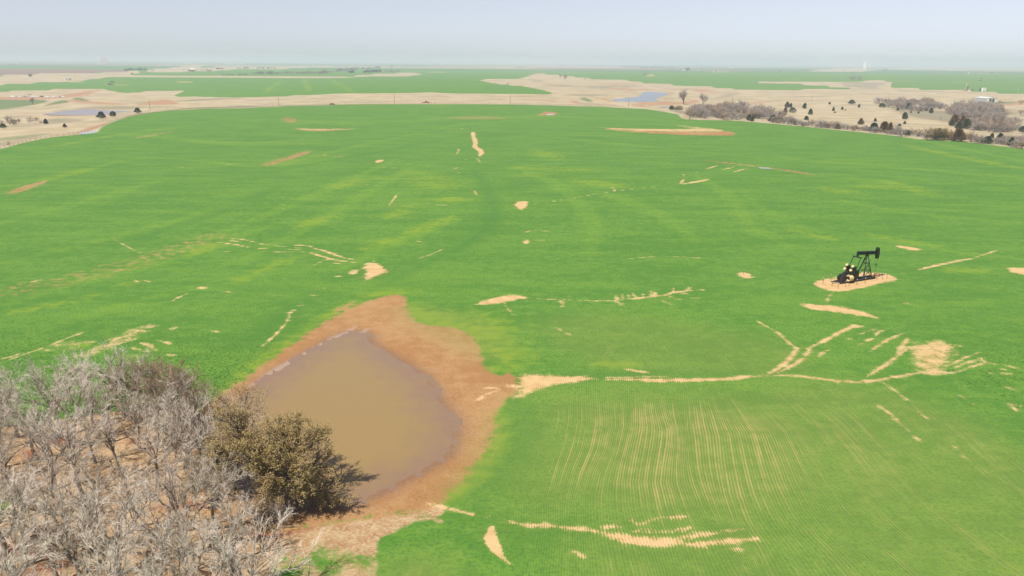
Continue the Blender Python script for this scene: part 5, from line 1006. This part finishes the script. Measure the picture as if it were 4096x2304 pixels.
PJ = make_pumpjack('black pump jack with cream counterweight ends on the pale sandy pad', (org[0], org[1], zg+.02), PJ_A)
wp = org+dirv*2.68
t = thing('wellhead', 'rusty wellhead piping under the black pump jack horse head', 'wellhead', (wp[0], wp[1], zg), PJ_A)
MB().cyl((0, 0, -.05), (0, 0, .45), .17, 12).cyl((0, 0, .45), (0, 0, .52), .26, 12).cyl((0, 0, .52), (0, 0, .85), .10, 10).build('casing_head', M['rust'], t)
MB().cyl((0, 0, .62), (1.25, 0, .62), .055, 8).cyl((1.25, 0, .62), (1.25, 0, .0), .055, 8).cyl((0, 0, .3), (-.7, .5, .3), .05, 8).cyl((-.7, .5, .3), (-.7, .5, 0), .05, 8).build('flow_line', M['rust'], t)
MB().cyl((.5, 0, .62), (.5, 0, .85), .03, 6).cyl((.5, -.12, .85), (.5, .12, .85), .03, 6).box((.5, 0, .62), (.2, .16, .16)).build('valve', M['rust'], t)
t = thing('electric_fence', 'thin stakes and wire strung round the black pump jack', 'fence', (0, 0, 0))
fp = [(285, 1095, 1.25), (540, 1145, 1.0), (705, 1210, .95), (920, 1158, .95), (1010, 1142, .85), (1230, 1102, .95), (1460, 1062, .95), (1785, 980, 1.05), (1945, 958, 1.05), (2065, 932, .85), (1615, 838, .7), (1000, 850, .8), (505, 962, .95)]
tops = []
for x, y, h in fp:
    p = at('P', x, y); po = MB().cyl((p[0], p[1], p[2]-.2), (p[0], p[1], p[2]+h), .035, 6).build('stake', M['rust'], t); tops.append((p[0], p[1], p[2]+h*.85))
    if h > .92: MB().cyl((p[0], p[1], p[2]+h-.02), (p[0], p[1], p[2]+h+.08), .06, 6).build('insulator', M['white'], po)
wr = MB()
for a, b_ in zip(tops, tops[1:]+tops[:1]): wr.bar(a, b_, .014)
wr.build('wire', M['rope'], t)
p = at('B4', 2330, 245); t = thing('marker_stake', 'short marker stake in a small bare sandy patch', 'stake', p); MB().cyl((0, 0, -.1), (0, 0, .9), .03, 6).build('shaft', M['rust'], t); MB().cyl((0, 0, .9), (0, 0, .97), .05, 6).build('cap', M['white'], t)

freeze(PJ)
def far_pump(tile, x, y, hpx, rz, label, steel=None):
    p = at(tile, x, y); s = hpx*mpp(p, tile)/5.6
    c = copy_tree(PJ); c.location = p; c.rotation_euler = (0, 0, rz); c.scale = (s, s, s); c['label'] = label
    if steel:
        for o in c.children_recursive:
            if o.type == 'MESH' and o.data.materials[0] == M['black']:
                o.data = RED.setdefault(o.data.name, None) or o.data.copy(); RED[o.data.name] = o.data; o.data.materials[0] = M[steel]
    return c
RED = {}
far_pump('A0', 2268, 604, 78, .3, 'grey distant pump jack on a thin pale strip in the far green field')
far_pump('A1', 202, 502, 34, 2.0, 'tiny distant pump jack silhouetted in the far green field past the tank site')
far_pump('A7', 1432, 716, 80, .5, 'rust-red pump jack beside a white pole on the tank battery lane', 'rust')
far_pump('A7', 1722, 522, 60, .4, 'dull red pump jack out in the far eastern green field', 'rust')
far_pump('A7', 1937, 374, 34, .4, 'faint pump jack by the far pale strip of the eastern field')
far_pump('A6', 245, 352, 46, .5, 'dark pump jack standing in the far field toward the houses')
far_pump('A5', 290, 262, 46, .3, 'hazy pump jack against the far treeline')

def vehicle(name, label, loc, rz, pickup, paint):
    t = thing(name, label, 'truck' if pickup else 'car', loc, rz)
    m = M[paint]
    if pickup:
        L, W = 5.9, 1.95
        prof = [(-2.95, .50), (-2.95, 1.12), (-.95, 1.12), (-.9, 1.12), (.95, 1.12), (2.75, 1.02), (2.95, .85), (2.95, .45), (2.4, .42), (-2.4, .42)]
        cab = [(-1.0, 1.12), (-.88, 1.80), (-.6, 1.88), (.55, 1.88), (1.25, 1.12)]; gl = [(-.86, 1.2), (-.78, 1.74), (.5, 1.76), (1.02, 1.2)]; wx = (-1.95, 1.95)
    else:
        L, W = 4.7, 1.8
        prof = [(-2.35, .45), (-2.35, .95), (-1.4, 1.02), (1.0, 1.0), (2.2, .86), (2.35, .7), (2.35, .40), (-2.0, .38)]
        cab = [(-1.6, 1.0), (-.9, 1.45), (.3, 1.47), (1.15, 1.0)]; gl = [(-1.3, 1.04), (-.85, 1.38), (.25, 1.4), (.95, 1.04)]; wx = (-1.4, 1.42)
    MB().prism(prof, -W/2, W/2).build('body', m, t); MB().prism(cab, -W*.44, W*.44).build('cab', m, t)
    for s in (-1, 1): MB().prism(gl, s*W*.44, s*(W*.44+.012)).build('side_window', M['glass'], t)
    f = [cab[-1], cab[-2]]; MB().prism([(f[0][0]+.01, f[0][1]+.06), (f[1][0]+.02, f[1][1]-.08), (f[1][0]-.02, f[1][1]-.08), (f[0][0]-.05, f[0][1]+.06)], -W*.38, W*.38).build('windscreen', M['glass'], t)
    if pickup: MB().box((-1.98, 0, 1.13), (1.75, W*.82, .06)).build('bed_liner', M['dull'], t)
    for x in wx:
        for s in (-1, 1):
            w = MB().cyl((x, s*(W/2-.24), .38), (x, s*(W/2+.02), .38), .38, 16).build('wheel', M['tyre'], t); MB().cyl((x, s*(W/2+.02), .38), (x, s*(W/2+.035), .38), .2, 12).build('rim', M['chrome'], w)
    for s in (-1, 1): MB().box((L/2-.01, s*W*.36, .78), (.06, .3, .16)).build('headlight', M['lamp'], t); MB().box((-L/2-.005, s*W*.42, .9), (.05, .16, .3)).build('tail_light', M['red'], t)
    MB().box((L/2, 0, .5), (.14, W*.96, .18)).build('front_bumper', M['chrome'], t); MB().box((-L/2-.03, 0, .52), (.14, W*.94, .16)).build('rear_bumper', M['chrome'], t)
    return t
p = at('A3', 850, 972); vehicle('pickup_truck', 'bright red pickup truck stopped on the country road by the gate', (p[0], p[1], p[2]+.12), math.pi+.03, True, 'red')
p = at('A2', 1540, 999); vehicle('parked_car', 'dark maroon low car half sunk behind the field crest', (p[0], p[1], p[2]-.25), .03, False, 'maroon')
# the county road
rp = gpts([('A0', [(2576, 1250)]), ('A1', [(300, 1180), (900, 1108), (1800, 1076)]), ('A2', [(0, 1047), (700, 1014), (1540, 1000), (2400, 992)]), ('A3', [(850, 976), (1800, 982), (2576, 990)]), ('A4', [(800, 1008), (1600, 1024), (2300, 1048)])])
rp = chaikin(rp, False, 2); rv, rf = [], []
for i, q in enumerate(rp):
    d = rp[min(i+1, len(rp)-1)]-rp[max(i-1, 0)]; nrm = np.array([-d[1], d[0]])/np.linalg.norm(d)
    for s in (0.0, 5.0): a = q+nrm*s; rv.append((a[0], a[1], float(zfun(a[0], a[1]))+.06))
rf = [(2*i, 2*i+2, 2*i+3, 2*i+1) for i in range(len(rp)-1)]
tag(MB().add(rv, rf).build('road', M['gravel']), kind='structure')

def pole(tile, x, y, hpx, label, group=None, mat='wood', lean=0.0, arm=True):
    p = at(tile, x, y); h = hpx*mpp(p, tile)*1.03; r = max(.15, h*.016)
    t = thing('utility_pole', label, 'utility pole', p, .05, group); t.rotation_euler = (0, lean, .05)
    MB().tube([(0, 0, -.3), (0, 0, h*.5), (0, 0, h)], [r*1.15, r, r*.8], 8).build('shaft', M[mat], t)
    if arm: MB().box((0, 0, h-.6), (1.8, .12, .14)).build('crossarm', M[mat], t)
    for xx in (-.8, 0, .8) if arm else (0,): MB().cyl((xx, 0, h-.53 if xx else h), (xx, 0, h-.28 if xx else h+.25), .06, 6).build('insulator', M['tin'], t)
    return t
RD = 'plain wooden pole along the country road past the wheat'
for tl, x, y, h in (('A2', 460, 1022, 160), ('A3', 213, 970, 178), ('A3', 2538, 970, 175), ('A4', 2346, 1045, 195)): pole(tl, x, y, h, RD, 'poles along the road', arm=False)
pole('A1', 447, 1115, 198, 'wooden pole beside a dark cedar at the field corner', None, arm=False); pole('A5', 1850, 985, 115, 'wooden pole with crossarm rising from the tan pasture behind the thicket'); pole('A6', 880, 925, 135, 'leaning wooden pole on the brown fence line', None, 'wood', .07, False); pole('A6', 1003, 930, 95, 'thin pale pole next to the leaning one on the fence line', None, 'palewood', 0, False)
pole('A7', 2447, 790, 135, 'pale pole at the green field corner above the barn', None, 'palewood', .03, False); pole('A7', 1400, 712, 135, 'white pole with crossarm beside the rust-red pump jack', None, 'white', .03); pole('A0', 1705, 515, 48, 'white post at the far tank site', None, 'white', 0, False)
FPL = 'faint pale pole in the far transmission line'
for tl, x, y, h in (('A3', 1693, 340, 62), ('A3', 2355, 332, 58), ('A4', 432, 338, 62), ('A4', 1066, 332, 56), ('A4', 1662, 330, 52), ('A4', 2196, 328, 56), ('A5', 80, 322, 50), ('A5', 290, 318, 44), ('A5', 540, 315, 40), ('A2', 2225, 356, 48), ('A2', 795, 372, 36), ('A2', 85, 380, 36)): pole(tl, x, y, h, FPL, 'far transmission poles', 'palewood', 0, False)
# fences
def fence(label, pts, step, h, mat, wires=3, rr=.06):
    P = chaikin(gpts(pts), False, 1); seg = np.linalg.norm(np.diff(P, axis=0), axis=1); L = np.concatenate([[0], np.cumsum(seg)])
    t = thing('wire_fence', label, 'fence'); me_ = MB().cyl((0, 0, -.2), (0, 0, h), rr, 5).mesh('post', M[mat]); pr = []
    for d in np.arange(0, L[-1], step):
        x, y = np.interp(d, L, P[:, 0]), np.interp(d, L, P[:, 1]); z = float(zfun(x, y)); o = put(bpy.data.objects.new('post', me_), t); o.location = (x, y, z); pr.append((x, y, z))
    w = MB()
    for a, b_ in zip(pr, pr[1:]):
        for k in range(wires): zz = h*(k+1)/(wires+.4); w.bar((a[0], a[1], a[2]+zz), (b_[0], b_[1], b_[2]+zz), .02)
    w.build('wire', M['rope'], t); return t
fence('long wire fence with dark posts along the far side of the road', [('A1', [(500, 1090), (1400, 1078), (2300, 1045)]), ('A2', [(0, 1030), (800, 1006), (1600, 990), (2500, 982)]), ('A3', [(700, 968)])], 6.0, 1.3, 'wood', 3, .08)
fence('wire fence running east of the truck toward the stock pond dam', [('A3', [(1030, 965), (1500, 966), (2500, 976)]), ('A4', [(900, 1003), (1600, 1020), (2300, 1040)])], 6.0, 1.3, 'wood', 3, .08)
fence('wire fence on the brown line across the tan pasture', [('A6', [(0, 938), (420, 912), (1000, 922), (1600, 932), (2150, 948)])], 7.0, 1.3, 'wood', 3, .08)
fence('wire fence with pale posts at the wheat edge below the cedar brush', [('C4', [(0, 735), (400, 770), (900, 818), (1400, 878), (1950, 915), (2500, 980)])], 5.0, 1.3, 'palewood', 3, .06)
fence('wire fence along the western field boundary', [('C1', [(0, 995), (400, 898), (750, 850), (960, 800), (1150, 716), (1500, 618)])], 5.0, 1.25, 'wood', 3, .06)
for x, lb in ((765, 'thick dark gate post behind the red pickup truck'), (955, 'dark gate post in front of the red pickup truck'), (1012, 'short dark corner post past the gate by the road')):
    p = at('A3', x, 970); t = thing('gate_post', lb, 'post', p); MB().cyl((0, 0, -.2), (0, 0, 1.5), .17, 8).build('shaft', M['wood'], t); MB().cyl((0, 0, 1.5), (0, 0, 1.56), .2, 8).build('cap', M['wood'], t)

# metal barn
mp = at('A7', 1815, 953); B = thing('metal_barn', 'pale metal barn with beige gable and dark open doorway beside the creek', 'barn', mp, 0.0)
Lb, Wb, hb, rb = 26.0, 14.0, 5.0, 6.3
MB().prism([(0, 0), (5.5e-2, 0), (5.5e-2, hb), (0, hb)], .05, Lb, 'Y').build('side_wall', M['tin'], B); MB().prism([(Wb, 0), (Wb-.06, 0), (Wb-.06, hb), (Wb, hb)], .05, Lb, 'Y').build('side_wall', M['tin'], B)
rib = MB().box((-.02, 0, hb/2), (.06, .08, hb-.1)).mesh('panel_rib', M['tin'])
for k in range(25): o = put(bpy.data.objects.new('panel_rib', rib), B); o.location = (0, .6+k*1.03, 0)
MB().prism([(0, 0), (3.6, 0), (3.6, 4.6), (0, 4.6)], -.06, .0, 'Y').build('gable_panel', M['beige'], B); MB().prism([(10.2, 0), (Wb, 0), (Wb, 4.6), (10.2, 4.6)], -.06, .0, 'Y').build('gable_panel', M['beige'], B); MB().prism([(0, 4.6), (Wb, 4.6), (Wb, hb), (Wb/2, rb), (0, hb)], -.06, .0, 'Y').build('gable_top', M['beige'], B)
for k in range(3): MB().box((4.7+k*2.2, .25, 2.25), (2.05, .08, 4.5)).build('doorway_sheet', M['dull'] if k != 1 else M['bluegrey'], B)  # dark and blue-grey sheets stand for the dim inside of the open doorway
MB().prism([(0, 0), (Wb, 0), (Wb, hb), (Wb/2, rb), (0, hb)], Lb, Lb+.06, 'Y').build('back_wall', M['tin'], B)
for a, b_ in (((-.35, hb-.02), (Wb/2, rb+.04)), ((Wb/2, rb+.04), (Wb+.35, hb-.02))): MB().prism([a, b_, (b_[0], b_[1]+.08), (a[0], a[1]+.08)], -.35, Lb+.35, 'Y').build('roof_slope', M['tinroof'], B)

def tank(tile, x, y, hpx, wpx, mat, label, group=None):
    p = at(tile, x, y); k = mpp(p, tile); h, r = hpx*k*1.02, wpx*k/2
    t = thing('storage_tank', label, 'tank', p, 0, group)
    MB().cyl((0, 0, -.1), (0, 0, h), r, 24).build('shell', M[mat], t, False); MB().tube([(0, 0, h), (0, 0, h+r*.18)], [r*1.02, r*.15], 24).build('roof', M[mat], t)
    MB().cyl((r*.5, 0, h), (r*.5, 0, h+.8), .12, 6).build('vent_pipe', M['dull'], t); la = MB()
    for s in (-.2, .2): la.bar((s, -r-.12, 0), (s, -r-.12, h), .05)
    for z in np.arange(.4, h, .5): la.bar((-.2, -r-.12, z), (.2, -r-.12, z), .04)
    la.build('ladder', M['dull'], t)
tank('A7', 1740, 733, 68, 46, 'white', 'tall white storage tank between the teal tanks and a beige tank'); tank('A7', 1796, 730, 64, 46, 'beige', 'tall pale beige storage tank at the end of the battery'); tank('A7', 1712, 730, 48, 44, 'teal', 'short teal tank touching the tall white tank'); tank('A7', 1686, 728, 46, 24, 'dull', 'short dark tank at the start of the battery')
tank('A7', 1537, 728, 44, 18, 'dull', 'slim dark separator vessel standing apart from the tanks'); tank('A7', 1465, 726, 22, 22, 'white', 'small white drum at the rust-red pump jack'); tank('A7', 1385, 718, 22, 28, 'white', 'small white box tank below the white pole')
for x, h, w, mt, lb in ((1322, 50, 38, 'white', 'western white tank of the far tank site'), (1370, 52, 34, 'white', 'middle white tank of the far tank site'), (1415, 36, 34, 'tin', 'low grey tank beside the far white tanks')): tank('A0', x, 512, h, w, mt, lb)
tank('A0', 1487, 430, 26, 26, 'white', 'small white tank alone on the stubble behind the tank site'); tank('A1', 1020, 308, 34, 18, 'white', 'white silo at the far farmstead'); tank('A6', 1680, 338, 28, 12, 'white', 'tiny white tank far beyond the tree clump'); tank('A1', 2442, 208, 24, 12, 'white', 'tiny white tower tank near the long white sheds')

def house(tile, x, y, wpx, hpx, wall, roof, label, rz=.2, depth=.7, roofh=.35):
    p = at(tile, x, y); k = mpp(p, tile); W, h = wpx*k, hpx*k; D = W*depth if W < 30 else W*.3; e = h*(1-roofh)
    t = thing('farm_building', label, 'building', p, rz)
    MB().box((0, 0, e/2-.2), (W, D, e+.4)).build('wall', M[wall], t)
    MB().prism([(-D/2-.3, e-.1), (0, h), (D/2+.3, e-.1), (D/2+.3, e+.1), (0, h+.2), (-D/2-.3, e+.1)], -W/2-.3, W/2+.3, 'X').build('roof', M[roof], t)
    MB().prism([(-D/2, e-.02), (D/2, e-.02), (0, h-.05)], -W/2+.02, W/2-.02, 'X').build('gable', M[wall], t)
    MB().box((W*.1, -D/2, min(1.2, e*.4)), (min(1.4, W*.15), .12, min(2.4, e*.8))).build('door', M['dull'], t)
    for q in (-.35, -.15, .35): MB().box((W*q, -D/2, e*.6), (W*.10, .1, e*.3)).build('window', M['glass'], t)
house('A5', 885, 320, 48, 38, 'white', 'tin', 'long white house with dark trees behind it in the far field'); house('A5', 1010, 312, 24, 22, 'white', 'shingle', 'small white shed east of the dark trees'); house('A5', 1140, 312, 42, 34, 'beige', 'shingle', 'beige farmhouse between two bare trees'); house('A5', 1205, 310, 50, 40, 'beige', 'brick', 'large tan farmhouse with a pinkish roof')
house('A5', 1490, 348, 42, 34, 'beige', 'tin', 'pale square building on the thin white lot in the green field'); house('A5', 1525, 346, 22, 24, 'dull', 'shingle', 'dark low shed against the pale square building'); house('A5', 1610, 335, 16, 12, 'dull', 'shingle', 'tiny dark shed on the white lot in the green field')
house('A1', 1290, 330, 90, 56, 'brick', 'white', 'barn with a long white roof at the far farmstead', .5, .6); house('A1', 1235, 330, 44, 40, 'brick', 'brick', 'brick building beside the white-roofed barn'); house('A1', 1155, 328, 28, 18, 'white', 'white', 'small white shed in the farmstead yard'); house('A1', 1625, 326, 60, 28, 'brick', 'brick', 'low red-brown house under bare trees past the barn')
house('A1', 2060, 188, 150, 14, 'white', 'white', 'long white shed on the far horizon strip', 0, .1); house('A1', 2270, 190, 130, 12, 'white', 'white', 'second long white shed on the horizon strip', 0, .1); house('A1', 165, 158, 24, 14, 'white', 'white', 'tiny white house on the western horizon')
house('A2', 2248, 198, 18, 16, 'white', 'white', 'tiny white house above the hedgerow end'); house('A3', 2085, 232, 34, 20, 'white', 'tin', 'bright white house in the hazy village'); house('A4', 845, 222, 20, 16, 'white', 'white', 'tiny white house on the horizon tan strip'); house('A4', 1948, 238, 16, 14, 'white', 'white', 'tiny white shed on the horizon tan strip'); house('A5', 325, 262, 30, 26, 'white', 'white', 'white shed beside the hazy pump jack')
house('A7', 1465, 374, 28, 20, 'white', 'white', 'small white shed on the far eastern strip'); house('A7', 1590, 374, 14, 16, 'dull', 'shingle', 'small dark shed on the far eastern strip'); house('A3', 1040, 228, 70, 18, 'bluegrey', 'tin', 'long hazy grey shed at the village edge', 0, .2); house('A3', 1200, 232, 120, 18, 'bluegrey', 'tin', 'longest hazy grey shed of the village', 0, .2); house('A5', 1850, 275, 110, 14, 'white', 'white', 'long white shed among the far strips', 0, .1); house('A7', 1130, 308, 40, 12, 'white', 'white', 'white-roofed shed on the eastern skyline strip', 0, .3)

def elevator(px, dist_, top_px, w, n, label):
    """grain elevator: silos reaching above the horizon"""
    gx, gy = ground(px, 300)[:2]; a = math.atan2(gx, gy); x, y = dist_*math.sin(a), dist_*math.cos(a); z = float(zfun(x, y)); h = H+top_px*dist_/FPX
    t = thing('grain_elevator', label, 'grain elevator', (x, y, z), -a)
    for k in range(n): MB().cyl(((k-(n-1)/2)*w/n, 0, -1), ((k-(n-1)/2)*w/n, 0, h*(.86 if n > 1 else 1)), w/n*.52, 12).build('silo', M['concrete'], t)
    MB().box((w*.12, 0, h*.93), (w*.55, w/n*.8, h*.14)).build('headhouse', M['concrete'], t)
elevator(3455, 8500, 2.3, 26, 3, 'stout white grain elevator on the eastern horizon'); elevator(3474, 8500, 1.7, 7, 1, 'slim white silo next to the stout grain elevator'); elevator(423, 7000, 3.2, 46, 5, 'wide white grain elevator on the western horizon'); elevator(407, 7000, 3.0, 9, 1, 'slim white silo close to the wide grain elevator'); elevator(78, 7000, 3.5, 8, 1, 'lone thin white tower on the far western horizon')

# row of junk in the west yard
r3 = random.Random(21)
spots = [240, 262, 288, 322, 340, 362, 385, 400, 505, 520, 590, 622, 645, 662, 735, 825, 850, 922, 945, 965, 1020, 1045, 1075, 1098, 1185, 1205, 1240, 1265]
for i, x in enumerate(spots):
    p = at('A0', x, 845+r3.uniform(-4, 4)); L = r3.uniform(2.6, 4.4); h = r3.uniform(1.1, 1.6); mt = 'white' if r3.random() < .68 else r3.choice(['bluegrey', 'cattle_red', 'tin'])
    nm = {'white': 'white', 'bluegrey': 'blue-grey', 'cattle_red': 'dark rusted', 'tin': 'bare metal'}[mt]
    t = thing('derelict_car', '%s derelict car in the junk row above the red dirt lane' % nm, 'car', p, r3.uniform(-.5, .5), '%s junk cars of the west yard' % nm)
    MB().prism([(-L/2, .2), (-L/2, h*.5), (-L*.3, h*.58), (L*.3, h*.55), (L/2, h*.42), (L/2, .2)], -.8, .8).build('body', M[mt], t); MB().prism([(-L*.32, h*.56), (-L*.2, h), (L*.12, h), (L*.28, h*.55)], -.7, .7).build('cab', M[mt], t)
p = at('A0', 595, 815); t = thing('farm_implement', 'rusty long-armed farm implement above the junk row', 'implement', p, .1)
MB().bar((-2.3, 0, 1.5), (2.2, 0, 1.3), .35, .5).build('boom', M['rust'], t)
for x in (-1.6, .9, 1.9): MB().bar((x, 0, 1.3), (x-.2, 0, 0), .16).build('leg', M['rust'], t)
MB().bar((1.9, 0, 1.4), (2.4, 0, 2.0), .25).build('hitch', M['rust'], t)
# ------------------------------------------------------------------ haze
def haze():
    m = bpy.data.materials.new('hazy_air'); m.use_nodes = True; t = m.node_tree; t.nodes.clear()
    o = t.nodes.new('ShaderNodeOutputMaterial'); v = t.nodes.new('ShaderNodeVolumePrincipled')
    v.inputs['Color'].default_value = (0.66, 0.74, 0.84, 1); v.inputs['Density'].default_value = HAZE_DENSITY; v.inputs['Anisotropy'].default_value = 0.0
    t.links.new(v.outputs[0], o.inputs['Volume'])
    b = MB().box((0, 15000, 31.0), (180000, 36000, 92.0))
    ob = b.build('haze', m); tag(ob, kind='stuff')
HAZE_DENSITY = 1.8e-4
haze()
